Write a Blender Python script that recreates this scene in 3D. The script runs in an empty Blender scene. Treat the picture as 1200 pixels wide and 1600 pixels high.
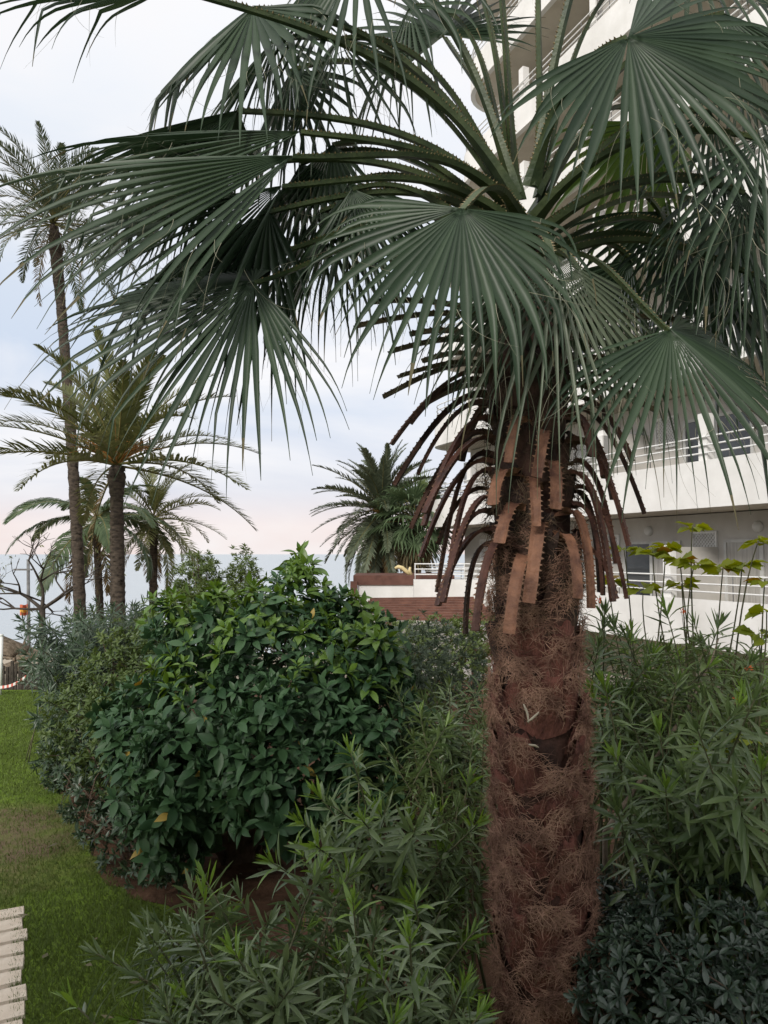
import bpy, math
import numpy as np
from mathutils import Vector, Matrix

# ------------------------------------------------------------------ camera
SC = bpy.context.scene
COL = SC.collection
F = 1200.0                                   # focal length in pixels of a 1200 x 1600 frame
PITCH = math.atan(66.0 / F)
CAM = np.array((0.0, 0.0, 3.0))
cd = bpy.data.cameras.new('camera'); cam = bpy.data.objects.new('camera', cd); COL.objects.link(cam)
cam.location = CAM; cam.rotation_euler = (math.pi / 2 + PITCH, 0, 0)
cd.sensor_fit = 'AUTO'; cd.sensor_width = 36; cd.lens = 36 * F / 1600; cd.clip_start = .05; cd.clip_end = 60000
SC.camera = cam

# ------------------------------------------------------------------ world, sun, exposure
SUN_EL, SUN_AZ = math.radians(30), math.radians(180 + 24)      # azimuth from +Y towards +X
w = bpy.data.worlds.new('World'); SC.world = w; w.use_nodes = True
nt = w.node_tree; nt.nodes.clear()
def N(t, **k):
    n = nt.nodes.new(t)
    for a, b in k.items(): setattr(n, a, b)
    return n
out = N('ShaderNodeOutputWorld'); bg = N('ShaderNodeBackground'); bg.inputs['Strength'].default_value = .1
sky = N('ShaderNodeTexSky', sky_type='NISHITA', sun_disc=False, sun_elevation=SUN_EL, sun_rotation=SUN_AZ, air_density=1, dust_density=3)
tc = N('ShaderNodeTexCoord'); sx = N('ShaderNodeSeparateXYZ'); nt.links.new(tc.outputs['Generated'], sx.inputs[0])
el = N('ShaderNodeValToRGB'); nt.links.new(sx.outputs['Z'], el.inputs['Fac'])
cr = el.color_ramp
stops = [(0.0, (.70, .59, .56)), (.035, (.72, .63, .61)), (.085, (.56, .575, .64)), (.19, (.47, .54, .65)), (.36, (.56, .61, .68)), (.60, (.76, .77, .78)), (1, (1.35, 1.35, 1.33))]
cr.elements[0].position = 0; cr.elements[0].color = (*stops[0][1], 1)
cr.elements[1].position = 1; cr.elements[1].color = (*stops[-1][1], 1)
for p_, c_ in stops[1:-1]:
    e = cr.elements.new(p_); e.color = (*c_, 1)
mp = N('ShaderNodeMapping'); mp.inputs['Scale'].default_value = (1, 1, 3.2); nt.links.new(tc.outputs['Generated'], mp.inputs['Vector'])
nz = N('ShaderNodeTexNoise'); nz.inputs['Scale'].default_value = 2.1; nz.inputs['Detail'].default_value = 7; nz.inputs['Roughness'].default_value = .52
nz.inputs['Distortion'].default_value = .4
nt.links.new(mp.outputs[0], nz.inputs['Vector'])
cl = N('ShaderNodeValToRGB'); cl.color_ramp.elements[0].position = .42; cl.color_ramp.elements[1].position = .66
nt.links.new(nz.outputs['Fac'], cl.inputs['Fac'])
mx = N('ShaderNodeMix', data_type='RGBA'); nt.links.new(cl.outputs['Color'], mx.inputs['Factor'])
nt.links.new(el.outputs['Color'], mx.inputs['A']); mx.inputs['B'].default_value = (.76, .745, .74, 1)
ml = N('ShaderNodeMix', data_type='RGBA', blend_type='MULTIPLY'); ml.inputs['Factor'].default_value = 1
nt.links.new(mx.outputs['Result'], ml.inputs['A']); ml.inputs['B'].default_value = (8.6, 8.6, 8.7, 1)
m2 = N('ShaderNodeMix', data_type='RGBA'); m2.inputs['Factor'].default_value = .93
nt.links.new(sky.outputs[0], m2.inputs['A']); nt.links.new(ml.outputs['Result'], m2.inputs['B'])
nt.links.new(m2.outputs['Result'], bg.inputs['Color']); nt.links.new(bg.outputs[0], out.inputs[0])

sl = bpy.data.lights.new('sun', 'SUN'); sl.energy = 1.7; sl.angle = math.radians(12); sl.color = (1, .95, .87)
so = bpy.data.objects.new('sun', sl); COL.objects.link(so)
sdir = Vector((math.sin(SUN_AZ) * math.cos(SUN_EL), math.cos(SUN_AZ) * math.cos(SUN_EL), math.sin(SUN_EL)))
so.rotation_euler = sdir.to_track_quat('Z', 'Y').to_euler(); so.location = (0, 0, 30)
vs = SC.view_settings; vs.view_transform = 'Standard'; vs.look = 'None'; vs.exposure = 0.66; vs.gamma = 1
vs.use_curve_mapping = False
SC.render.engine = 'CYCLES'
SC.cycles.max_bounces = 8; SC.cycles.diffuse_bounces = 3; SC.cycles.glossy_bounces = 3; SC.cycles.transmission_bounces = 4; SC.cycles.transparent_max_bounces = 6
SC.cycles.use_denoising = True
SC.cycles.sample_clamp_indirect = 5

# ------------------------------------------------------------------ helpers
cp_, sp_ = math.cos(PITCH), math.sin(PITCH)
def ray(px, py):
    a, b = px - 600.0, 800.0 - py
    return np.array((a, F * cp_ - b * sp_, F * sp_ + b * cp_))
def P(px, py, Y):                            # the world point at depth Y seen at a place of the photograph
    d = ray(px, py); return CAM + d * (Y / d[1])
def G(px, py, z=0.0):                        # the ground point seen there
    d = ray(px, py); return CAM + d * ((z - CAM[2]) / d[2])
def proj(p):
    q = np.asarray(p) - CAM
    f_ = q[..., 1] * cp_ + q[..., 2] * sp_; u_ = -q[..., 1] * sp_ + q[..., 2] * cp_
    f_ = np.maximum(f_, .05)
    return 600 + F * q[..., 0] / f_, 800 - F * u_ / f_, f_
def nrm(v):
    v = np.asarray(v, float); return v / (np.linalg.norm(v, axis=-1, keepdims=True) + 1e-12)
V = lambda *a: np.array(a, float)
UP = V(0, 0, 1)

def mesh(name, verts, faces, mats, midx=None, smooth=True):
    """faces: an (n,k) array or a list of lists"""
    verts = np.asarray(verts, np.float32).reshape(-1, 3)
    me = bpy.data.meshes.new(name)
    if isinstance(faces, np.ndarray):
        k = faces.shape[1]; n = len(faces); flat = faces.astype(np.int32).ravel(); tot = np.full(n, k, np.int32)
    else:
        n = len(faces); tot = np.array([len(f) for f in faces], np.int32)
        flat = np.array([i for f in faces for i in f], np.int32)
    st = np.zeros(n, np.int32); st[1:] = np.cumsum(tot)[:-1]
    me.vertices.add(len(verts)); me.vertices.foreach_set('co', verts.ravel())
    me.loops.add(len(flat)); me.loops.foreach_set('vertex_index', flat)
    me.polygons.add(n); me.polygons.foreach_set('loop_start', st); me.polygons.foreach_set('loop_total', tot)
    me.polygons.foreach_set('use_smooth', np.full(n, bool(smooth)))
    for m in (mats if isinstance(mats, (list, tuple)) else [mats]): me.materials.append(m)
    if midx is not None: me.polygons.foreach_set('material_index', np.asarray(midx, np.int32))
    me.update(calc_edges=True); me.validate()
    return me
def link(name, me, parent=None, loc=None, mat=None):
    o = bpy.data.objects.new(name, me); COL.objects.link(o)
    if parent is not None: o.parent = parent
    if mat is not None: o.matrix_local = mat
    elif loc is not None: o.location = loc
    return o
def tag(o, label, cat, group=None, kind=None):
    if label: o['label'] = label
    if cat: o['category'] = cat
    if group: o['group'] = group
    if kind: o['kind'] = kind
    return o
def thing(name, label, cat, loc=(0, 0, 0), group=None, rz=0.0):
    o = bpy.data.objects.new(name, None); COL.objects.link(o); o.location = loc; o.rotation_euler.z = rz
    o.empty_display_size = .2
    return tag(o, label, cat, group)
def structure(name, me, label=None):
    o = link(name, me); o['kind'] = 'structure'
    if label: o['label'] = label
    return o

class MB:
    """collects shapes for one mesh"""
    def __init__(s): s.v = []; s.f = []; s.m = []; s.n = 0
    def add(s, v, f, m=0):
        v = np.asarray(v, float).reshape(-1, 3)
        s.v.append(v)
        for q in f: s.f.append([int(i) + s.n for i in q]); s.m.append(m)
        s.n += len(v)
    def box(s, lo, hi, m=0):
        (a, b, c), (d, e, g) = lo, hi
        s.add([(a, b, c), (d, b, c), (d, e, c), (a, e, c), (a, b, g), (d, b, g), (d, e, g), (a, e, g)],
              [(0, 3, 2, 1), (4, 5, 6, 7), (0, 1, 5, 4), (1, 2, 6, 5), (2, 3, 7, 6), (3, 0, 4, 7)], m)
    def tube(s, pts, rad, k=6, m=0, cap=True):
        pts = np.asarray(pts, float); n = len(pts); rad = np.broadcast_to(np.asarray(rad, float), (n,))
        t = np.gradient(pts, axis=0); t = nrm(t)
        ref = V(0, 0, 1) if abs(t[0][2]) < .9 else V(1, 0, 0)
        a = nrm(np.cross(t, ref)); b = np.cross(t, a)
        th = np.arange(k) * 2 * math.pi / k
        v = pts[:, None] + rad[:, None, None] * (np.cos(th)[None, :, None] * a[:, None] + np.sin(th)[None, :, None] * b[:, None])
        f = [(i * k + j, i * k + (j + 1) % k, (i + 1) * k + (j + 1) % k, (i + 1) * k + j) for i in range(n - 1) for j in range(k)]
        if cap: f += [tuple(range(k))[::-1], tuple((n - 1) * k + j for j in range(k))]
        s.add(v, f, m)
    def build(s, name, mats, parent=None, loc=None, smooth=False, off=None):
        v = np.concatenate(s.v)
        if off is not None: v = v - np.asarray(off)
        return link(name, mesh(name, v, s.f, mats, s.m, smooth), parent, loc)
def bez(p0, p1, p2, p3, n):
    t = np.linspace(0, 1, n)[:, None]
    return (1 - t) ** 3 * p0 + 3 * t * (1 - t) ** 2 * p1 + 3 * t * t * (1 - t) * p2 + t ** 3 * p3

# ------------------------------------------------------------------ materials
def newmat(name):
    m = bpy.data.materials.new(name); m.use_nodes = True; m.node_tree.nodes.clear(); return m, m.node_tree
def leafmat(name, dark, light, trans=.22, rough=.42, spec=.4, tcol=None, patch=None):
    m, t = newmat(name); nd = t.nodes; L = t.links.new
    o = nd.new('ShaderNodeOutputMaterial'); p = nd.new('ShaderNodeBsdfPrincipled'); tr = nd.new('ShaderNodeBsdfTranslucent'); mi = nd.new('ShaderNodeMixShader')
    g = nd.new('ShaderNodeNewGeometry'); oi = nd.new('ShaderNodeObjectInfo')
    ad = nd.new('ShaderNodeMath'); ad.operation = 'ADD'; fr = nd.new('ShaderNodeMath'); fr.operation = 'FRACT'
    L(g.outputs['Random Per Island'], ad.inputs[0]); L(oi.outputs['Random'], ad.inputs[1]); L(ad.outputs[0], fr.inputs[0])
    nz = nd.new('ShaderNodeTexNoise'); nz.inputs['Scale'].default_value = 1.7; nz.inputs['Detail'].default_value = 3
    L(g.outputs['Position'], nz.inputs['Vector'])
    a2 = nd.new('ShaderNodeMath'); a2.operation = 'MULTIPLY_ADD'; a2.inputs[1].default_value = .55; a2.inputs[2].default_value = -.05
    L(fr.outputs[0], a2.inputs[0])
    a3 = nd.new('ShaderNodeMath'); a3.operation = 'ADD'; a3.use_clamp = True
    mu = nd.new('ShaderNodeMath'); mu.operation = 'MULTIPLY'; mu.inputs[1].default_value = .6; L(nz.outputs['Fac'], mu.inputs[0])
    L(a2.outputs[0], a3.inputs[0]); L(mu.outputs[0], a3.inputs[1])
    r = nd.new('ShaderNodeValToRGB'); r.color_ramp.elements[0].color = (*dark, 1); r.color_ramp.elements[1].color = (*light, 1)
    L(a3.outputs[0], r.inputs['Fac'])
    col = r.outputs['Color']
    if patch is not None:                    # a few leaves turned yellow
        gt = nd.new('ShaderNodeMath'); gt.operation = 'GREATER_THAN'; gt.inputs[1].default_value = 1 - patch[1]; L(fr.outputs[0], gt.inputs[0])
        mm = nd.new('ShaderNodeMix'); mm.data_type = 'RGBA'; L(gt.outputs[0], mm.inputs['Factor']); L(col, mm.inputs['A']); mm.inputs['B'].default_value = (*patch[0], 1)
        col = mm.outputs['Result']
    L(col, p.inputs['Base Color']); p.inputs['Roughness'].default_value = rough; p.inputs['Specular IOR Level'].default_value = spec
    hs = nd.new('ShaderNodeHueSaturation'); hs.inputs['Hue'].default_value = .475; hs.inputs['Value'].default_value = 1.5; hs.inputs['Saturation'].default_value = 1.15
    L(col, hs.inputs['Color']); L(hs.outputs[0], tr.inputs['Color'])
    mi.inputs[0].default_value = trans; L(p.outputs[0], mi.inputs[1]); L(tr.outputs[0], mi.inputs[2]); L(mi.outputs[0], o.inputs['Surface'])
    return m
def surf(name, a, b, scale=4, rough=.8, bump=.0, bscale=30, spec=.3, detail=6, contrast=(.35, .65), stretch=(1, 1, 1), metal=0, coord='Object', dirt=None):
    m, t = newmat(name); nd = t.nodes; L = t.links.new
    o = nd.new('ShaderNodeOutputMaterial'); p = nd.new('ShaderNodeBsdfPrincipled'); L(p.outputs[0], o.inputs['Surface'])
    tc = nd.new('ShaderNodeTexCoord'); mp = nd.new('ShaderNodeMapping'); mp.inputs['Scale'].default_value = stretch; L(tc.outputs[coord], mp.inputs['Vector'])
    n1 = nd.new('ShaderNodeTexNoise'); n1.inputs['Scale'].default_value = scale; n1.inputs['Detail'].default_value = detail; n1.inputs['Roughness'].default_value = .6
    L(mp.outputs[0], n1.inputs['Vector'])
    r = nd.new('ShaderNodeValToRGB'); r.color_ramp.elements[0].position = contrast[0]; r.color_ramp.elements[1].position = contrast[1]
    r.color_ramp.elements[0].color = (*a, 1); r.color_ramp.elements[1].color = (*b, 1); L(n1.outputs['Fac'], r.inputs['Fac'])
    col = r.outputs['Color']
    if dirt is not None:
        n3 = nd.new('ShaderNodeTexNoise'); n3.inputs['Scale'].default_value = dirt[1]; n3.inputs['Detail'].default_value = 8
        m3 = nd.new('ShaderNodeMapping'); m3.inputs['Scale'].default_value = dirt[3]; L(tc.outputs[coord], m3.inputs['Vector']); L(m3.outputs[0], n3.inputs['Vector'])
        r3 = nd.new('ShaderNodeValToRGB'); r3.color_ramp.elements[0].position = .5; r3.color_ramp.elements[1].position = .75; L(n3.outputs['Fac'], r3.inputs['Fac'])
        q = nd.new('ShaderNodeMath'); q.operation = 'MULTIPLY'; q.inputs[1].default_value = dirt[2]; L(r3.outputs['Color'], q.inputs[0])
        mm = nd.new('ShaderNodeMix'); mm.data_type = 'RGBA'; L(q.outputs[0], mm.inputs['Factor']); L(col, mm.inputs['A']); mm.inputs['B'].default_value = (*dirt[0], 1)
        col = mm.outputs['Result']
    L(col, p.inputs['Base Color']); p.inputs['Roughness'].default_value = rough; p.inputs['Specular IOR Level'].default_value = spec; p.inputs['Metallic'].default_value = metal
    if bump:
        n2 = nd.new('ShaderNodeTexNoise'); n2.inputs['Scale'].default_value = bscale; n2.inputs['Detail'].default_value = 5; L(mp.outputs[0], n2.inputs['Vector'])
        bp = nd.new('ShaderNodeBump'); bp.inputs['Strength'].default_value = bump; bp.inputs['Distance'].default_value = .02; L(n2.outputs['Fac'], bp.inputs['Height']); L(bp.outputs[0], p.inputs['Normal'])
    return m

M = {}
M['fan'] = leafmat('fan_leaf', (.010, .025, .012), (.050, .082, .043), .14, .42, .30)
M['fan_tip'] = leafmat('dry_leaf_tip', (.08, .075, .040), (.19, .165, .095), .15, .6, .2)
M['fan_far'] = leafmat('fan_leaf_far', (.05, .085, .04), (.12, .17, .085), .2, .5, .3)
M['fan_dead'] = leafmat('fan_leaf_dead', (.10, .085, .045), (.22, .18, .10), .15, .6, .2)
M['thread'] = surf('leaf_thread', (.16, .16, .11), (.30, .29, .21), 6, .7)
M['stalk'] = surf('green_stalk', (.024, .042, .017), (.068, .090, .036), 5, .45, .15, 60, .35, stretch=(1, 1, 1))
M['stalk_old'] = surf('ageing_stalk', (.030, .026, .016), (.075, .060, .035), 9, .55, .25, 60)
M['stalk_dead'] = surf('dead_stalk', (.085, .038, .027), (.285, .140, .085), 7, .62, .4, 50, .3)
M['stalk_maroon'] = surf('old_dark_stalk', (.040, .020, .017), (.135, .062, .047), 8, .6, .4, 50, .3)
M['tooth'] = surf('stalk_tooth', (.16, .12, .06), (.32, .26, .14), 10, .5)
M['tooth_dead'] = surf('dead_tooth', (.10, .05, .03), (.22, .12, .07), 10, .6)
M['trunk'] = surf('palm_trunk_core', (.026, .014, .012), (.085, .040, .030), 6, .9, .6, 30)
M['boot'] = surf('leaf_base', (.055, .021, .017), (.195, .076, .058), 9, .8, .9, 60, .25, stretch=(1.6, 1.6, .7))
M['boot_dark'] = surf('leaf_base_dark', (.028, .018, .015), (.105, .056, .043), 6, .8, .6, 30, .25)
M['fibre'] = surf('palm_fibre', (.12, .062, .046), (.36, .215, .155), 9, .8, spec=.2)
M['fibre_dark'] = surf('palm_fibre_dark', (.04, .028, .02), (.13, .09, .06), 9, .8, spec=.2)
M['date'] = leafmat('date_palm_leaf', (.070, .085, .030), (.175, .185, .075), .2, .45, .4)
M['date_dark'] = leafmat('date_palm_leaf_dark', (.042, .062, .036), (.115, .140, .082), .2, .45, .4)
M['date_dead'] = leafmat('date_palm_leaf_dry', (.14, .10, .045), (.28, .21, .10), .2, .6, .2)
M['date_grey'] = leafmat('grey_date_palm_leaf', (.060, .080, .050), (.155, .180, .115), .2, .45, .4)
M['queen'] = leafmat('queen_palm_leaf', (.05, .085, .04), (.12, .165, .08), .25, .5, .3)
M['ptrunk'] = surf('date_palm_trunk', (.030, .023, .019), (.105, .080, .062), 7, .9, .7, 14, stretch=(1, 1, 2.5))
M['rachis'] = surf('frond_midrib', (.10, .10, .035), (.20, .17, .06), 5, .6)
M['dates'] = surf('orange_fruit_stalks', (.26, .11, .03), (.40, .20, .06), 8, .6)
M['broad'] = leafmat('broad_leaf', (.016, .046, .022), (.060, .122, .050), .15, .48, .3, patch=((.30, .22, .05), .004))
M['broad_new'] = leafmat('broad_leaf_young', (.055, .115, .018), (.125, .215, .035), .22, .40, .45)
M['ole'] = leafmat('oleander_leaf', (.038, .076, .026), (.175, .242, .095), .22, .30, .5)
M['ole_silver'] = leafmat('oleander_silvery_leaf', (.044, .080, .032), (.200, .262, .125), .22, .28, .55)
M['ole_new'] = leafmat('oleander_young_leaf', (.09, .17, .03), (.20, .32, .06), .28, .38, .5)
M['ole_far'] = leafmat('oleander_leaf_far', (.018, .040, .020), (.066, .105, .056), .15, .38, .5)
M['privet'] = leafmat('small_light_leaf', (.036, .070, .018), (.130, .180, .055), .24, .45, .4)
M['tama'] = leafmat('feathery_leaf', (.065, .105, .030), (.165, .215, .075), .3, .5, .3)
M['greyl'] = leafmat('grey_green_leaf', (.04, .065, .04), (.11, .145, .09), .2, .45, .4)
M['pitt'] = leafmat('dark_rosette_leaf', (.014, .030, .020), (.055, .085, .056), .10, .33, .55)
M['yell'] = leafmat('yellow_green_leaf', (.13, .18, .015), (.33, .37, .035), .35, .5, .3, patch=((.30, .19, .03), .08))
M['twig'] = surf('green_twig', (.05, .06, .03), (.14, .13, .07), 8, .7)
M['wood'] = surf('shrub_wood', (.055, .038, .028), (.15, .105, .075), 6, .85, .5, 25)
M['wood_pale'] = surf('pale_wood', (.13, .10, .075), (.30, .24, .18), 6, .8, .4, 25)
M['bark_dark'] = surf('dark_bark', (.03, .025, .02), (.085, .07, .058), 6, .9, .4, 25)
M['flower'] = leafmat('orange_flower', (.55, .13, .04), (.75, .26, .10), .3, .5, .3)
M['plaster'] = surf('white_plaster', (.70, .69, .67), (.80, .79, .775), 1.3, .85, .25, 9, .2, dirt=((.50, .48, .44), .9, .35, (1, 1, .25)))
M['cream'] = surf('cream_plaster', (.50, .45, .38), (.60, .55, .47), 1.2, .9, .15, 12, .2)
M['greige'] = surf('greige_plaster', (.46, .44, .41), (.57, .55, .52), 1.0, .9, .15, 12, .2)
M['metal_w'] = surf('white_painted_metal', (.68, .68, .67), (.80, .80, .79), 5, .45)
M['metal_d'] = surf('dark_metal', (.10, .10, .10), (.2, .2, .2), 5, .5)
M['glass'] = surf('dark_window_glass', (.03, .035, .04), (.06, .065, .07), 1, .08, spec=.6)
M['curtain'] = surf('curtained_glass', (.30, .29, .27), (.48, .46, .43), 9, .25, stretch=(3, 3, .1), spec=.6)
M['frame'] = surf('window_frame', (.45, .45, .44), (.6, .6, .58), 4, .5)
M['brown'] = surf('brown_board', (.090, .040, .030), (.150, .070, .052), 3, .7, .2, 20)
M['slat'] = surf('brown_slat', (.10, .044, .032), (.185, .085, .060), 4, .75, .3, 20)
M['thatch'] = surf('thatch', (.11, .085, .06), (.27, .215, .16), 12, .95, 1.0, 40, .1, stretch=(1, 1, .3))
M['post'] = surf('grey_timber', (.10, .08, .065), (.22, .18, .15), 6, .85)
M['slab'] = surf('pale_stone', (.60, .50, .40), (.78, .68, .57), 3.5, .85, .5, 25, .2, dirt=((.33, .27, .20), 5, .5, (1, 1, 1)))
M['soil'] = surf('garden_soil', (.050, .028, .018), (.150, .085, .055), 2.5, .95, 1.0, 18, .1)
M['sand'] = surf('beach_sand', (.30, .25, .19), (.42, .36, .28), .8, .95, .4, 5, .1)
M['lamp'] = surf('lamp_glass', (.6, .6, .58), (.7, .7, .68), 3, .3)
M['cream_plastic'] = surf('cream_plastic', (.58, .47, .24), (.66, .55, .30), 3, .5)
M['dry'] = surf('pale_dry_stalk', (.34, .29, .22), (.52, .46, .37), 8, .7)

# ------------------------------------------------------------------ ground, lawn, beach, sea
def terr(y):                                  # height of the land with distance
    return float(np.interp(y, [-40, 17.2, 19.0, 22, 30, 46, 60, 120], [0, 0, -.9, -1.55, -1.9, -2.9, -4, -8]))
def lawn_material():
    m, t = newmat('lawn_ground'); nd = t.nodes; L = t.links.new
    o = nd.new('ShaderNodeOutputMaterial'); p = nd.new('ShaderNodeBsdfPrincipled'); L(p.outputs[0], o.inputs['Surface'])
    g = nd.new('ShaderNodeNewGeometry')
    n1 = nd.new('ShaderNodeTexNoise'); n1.inputs['Scale'].default_value = 1.1; n1.inputs['Detail'].default_value = 8; n1.inputs['Roughness'].default_value = .65; L(g.outputs['Position'], n1.inputs['Vector'])
    r1 = nd.new('ShaderNodeValToRGB'); r1.color_ramp.elements[0].color = (.100, .158, .022, 1); r1.color_ramp.elements[1].color = (.160, .240, .034, 1)
    r1.color_ramp.elements[0].position = .35; r1.color_ramp.elements[1].position = .65; L(n1.outputs['Fac'], r1.inputs['Fac'])
    # trodden earth: a worn patch between the path and the shrubs
    vm = nd.new('ShaderNodeVectorMath'); vm.operation = 'DISTANCE'; vm.inputs[1].default_value = (-4.25, 8.1, 0); 
    mp = nd.new('ShaderNodeMapping'); L(g.outputs['Position'], mp.inputs['Vector'])
    L(mp.outputs[0], vm.inputs[0])
    n2 = nd.new('ShaderNodeTexNoise'); n2.inputs['Scale'].default_value = 1.6; n2.inputs['Detail'].default_value = 9; n2.inputs['Roughness'].default_value = .7; L(g.outputs['Position'], n2.inputs['Vector'])
    ma = nd.new('ShaderNodeMath'); ma.operation = 'MULTIPLY_ADD'; ma.inputs[1].default_value = -.34; ma.inputs[2].default_value = .36; L(vm.outputs['Value'], ma.inputs[0])
    mb = nd.new('ShaderNodeMath'); mb.operation = 'MULTIPLY_ADD'; mb.inputs[1].default_value = 1.5; L(n2.outputs['Fac'], mb.inputs[0]); L(ma.outputs[0], mb.inputs[2])
    r2 = nd.new('ShaderNodeValToRGB'); r2.color_ramp.elements[0].position = .50; r2.color_ramp.elements[1].position = 1.0; L(mb.outputs[0], r2.inputs['Fac'])
    n3 = nd.new('ShaderNodeTexNoise'); n3.inputs['Scale'].default_value = 9; n3.inputs['Detail'].default_value = 8; L(g.outputs['Position'], n3.inputs['Vector'])
    r3 = nd.new('ShaderNodeValToRGB'); r3.color_ramp.elements[0].color = (.085, .060, .036, 1); r3.color_ramp.elements[1].color = (.215, .165, .105, 1); L(n3.outputs['Fac'], r3.inputs['Fac'])
    mm = nd.new('ShaderNodeMix'); mm.data_type = 'RGBA'; L(r2.outputs['Color'], mm.inputs['Factor']); L(r1.outputs['Color'], mm.inputs['A']); L(r3.outputs['Color'], mm.inputs['B'])
    L(mm.outputs['Result'], p.inputs['Base Color']); p.inputs['Roughness'].default_value = .95; p.inputs['Specular IOR Level'].default_value = .1
    bp = nd.new('ShaderNodeBump'); bp.inputs['Strength'].default_value = .8; bp.inputs['Distance'].default_value = .03
    n4 = nd.new('ShaderNodeTexNoise'); n4.inputs['Scale'].default_value = 45; n4.inputs['Detail'].default_value = 4; L(g.outputs['Position'], n4.inputs['Vector']); L(n4.outputs['Fac'], bp.inputs['Height']); L(bp.outputs[0], p.inputs['Normal'])
    return m
M['lawn'] = lawn_material()
rg = np.random.default_rng(3)
def sheet(name, xs, ys, zf, mat, label=None):
    X, Y = np.meshgrid(xs, ys); Z = np.vectorize(zf)(X, Y)
    v = np.stack([X, Y, Z], -1).reshape(-1, 3); nx, ny = len(xs), len(ys)
    i, j = np.meshgrid(np.arange(nx - 1), np.arange(ny - 1)); a = (j * nx + i).ravel()
    f = np.stack([a, a + 1, a + nx + 1, a + nx], 1)
    return structure(name, mesh(name, v, f, mat), label)
sheet('ground', np.r_[-4000, -300, -60, np.linspace(-25, 30, 12), 80, 300, 4000], np.r_[-300, -20, 0, 8, 17.2, 18, 19, 20.5, 22, 26, 30, 38, 46, 60, 120],
      lambda x, y: terr(y) - .02, M['sand'], 'sandy ground falling away to the shore')
sheet('lawn', np.linspace(-30, 20, 26), np.r_[-15, -5, 0, 4, 8, 12, 15, 17.2], lambda x, y: 0.0, M['lawn'], 'green lawn with a worn bare patch')

def sea_material():
    m, t = newmat('sea_water'); nd = t.nodes; L = t.links.new
    o = nd.new('ShaderNodeOutputMaterial'); p = nd.new('ShaderNodeBsdfPrincipled'); L(p.outputs[0], o.inputs['Surface'])
    p.inputs['Base Color'].default_value = (.36, .40, .43, 1); p.inputs['Roughness'].default_value = .32; p.inputs['Specular IOR Level'].default_value = .5
    g = nd.new('ShaderNodeNewGeometry'); mp = nd.new('ShaderNodeMapping'); mp.inputs['Scale'].default_value = (.10, .42, 1); L(g.outputs['Position'], mp.inputs['Vector'])
    n = nd.new('ShaderNodeTexNoise'); n.inputs['Scale'].default_value = 1; n.inputs['Detail'].default_value = 7; n.inputs['Roughness'].default_value = .6; L(mp.outputs[0], n.inputs['Vector'])
    b = nd.new('ShaderNodeBump'); b.inputs['Strength'].default_value = .55; b.inputs['Distance'].default_value = .5; L(n.outputs['Fac'], b.inputs['Height']); L(b.outputs[0], p.inputs['Normal'])
    return m
sheet('sea', np.r_[-30000, -2000, -200, 0, 200, 2000, 30000], np.r_[44, 80, 300, 2000, 45000], lambda x, y: -3.0, sea_material(), 'calm pale blue sea reaching the horizon')

# soil bed under the shrubs
def inpoly(x, y, poly):
    c = np.zeros(np.shape(x), bool); n = len(poly); j = n - 1
    for i in range(n):
        xi, yi = poly[i]; xj, yj = poly[j]
        c ^= ((yi > y) != (yj > y)) & (x < (xj - xi) * (y - yi) / (yj - yi + 1e-9) + xi); j = i
    return c
BED = [tuple(G(*q)[:2]) for q in [(100, 1222), (122, 1300), (190, 1390), (290, 1440), (430, 1500), (560, 1545), (1000, 1560), (1500, 1400), (1500, 1120), (700, 1060), (300, 1075), (90, 1120)]]
def bedsheet():
    pts = []
    n = len(BED)
    for i in range(n):
        a = V(*BED[i]); b = V(*BED[(i + 1) % n]); k = max(2, int(np.linalg.norm(b - a) / .18))
        for q in range(k):
            p_ = a + (b - a) * q / k; pts.append(p_ + rg.normal(0, .05, 2))
    pts = np.array(pts); c = pts.mean(0); R = 9; v = []; 
    for k in range(R + 1):
        s_ = 1 - k / R * .97
        for q in pts:
            xy = c + (q - c) * s_
            h = .006 + .05 * min(1, k / 2) + .05 * math.sin(xy[0] * 3.1) * math.sin(xy[1] * 2.7) * min(1, k / 2) + (rg.normal(0, .012) if k else 0)
            v.append((*xy, max(.006, h)))
    n = len(pts); f = [(k * n + i, k * n + (i + 1) % n, (k + 1) * n + (i + 1) % n, (k + 1) * n + i) for k in range(R) for i in range(n)]
    f.append([R * n + i for i in range(n)])
    return mesh('soil_bed', v, f, M['soil'])
structure('soil_bed', bedsheet(), 'bare brown soil under the shrubs')
# heap of earth between the oleanders
def heap(px, py, rx, ry, h):
    c = G(px, py); v = []; f = []; n, R = 28, 9
    for k in range(R + 1):
        for i in range(n):
            a = i / n * 2 * math.pi; r = k / R
            v.append((c[0] + math.cos(a) * rx * r, c[1] + math.sin(a) * ry * r, h * (math.cos(r * math.pi) * .5 + .5) + (rg.normal(0, .02) if 0 < k < R else 0) - (.02 if k == R else 0)))
    f = [(k * n + i, k * n + (i + 1) % n, (k + 1) * n + (i + 1) % n, (k + 1) * n + i) for k in range(R) for i in range(n)]
    o = link('earth_mound', mesh('earth_mound', v, f, M['soil_pale'])); o['kind'] = 'structure'; o['label'] = 'low heap of pale brown earth behind the oleanders'
M['soil_pale'] = surf('pale_earth', (.11, .062, .042), (.24, .145, .10), 3, .95, 1.0, 20, .1)
heap(560, 1455, .75, .45, .38)

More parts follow.
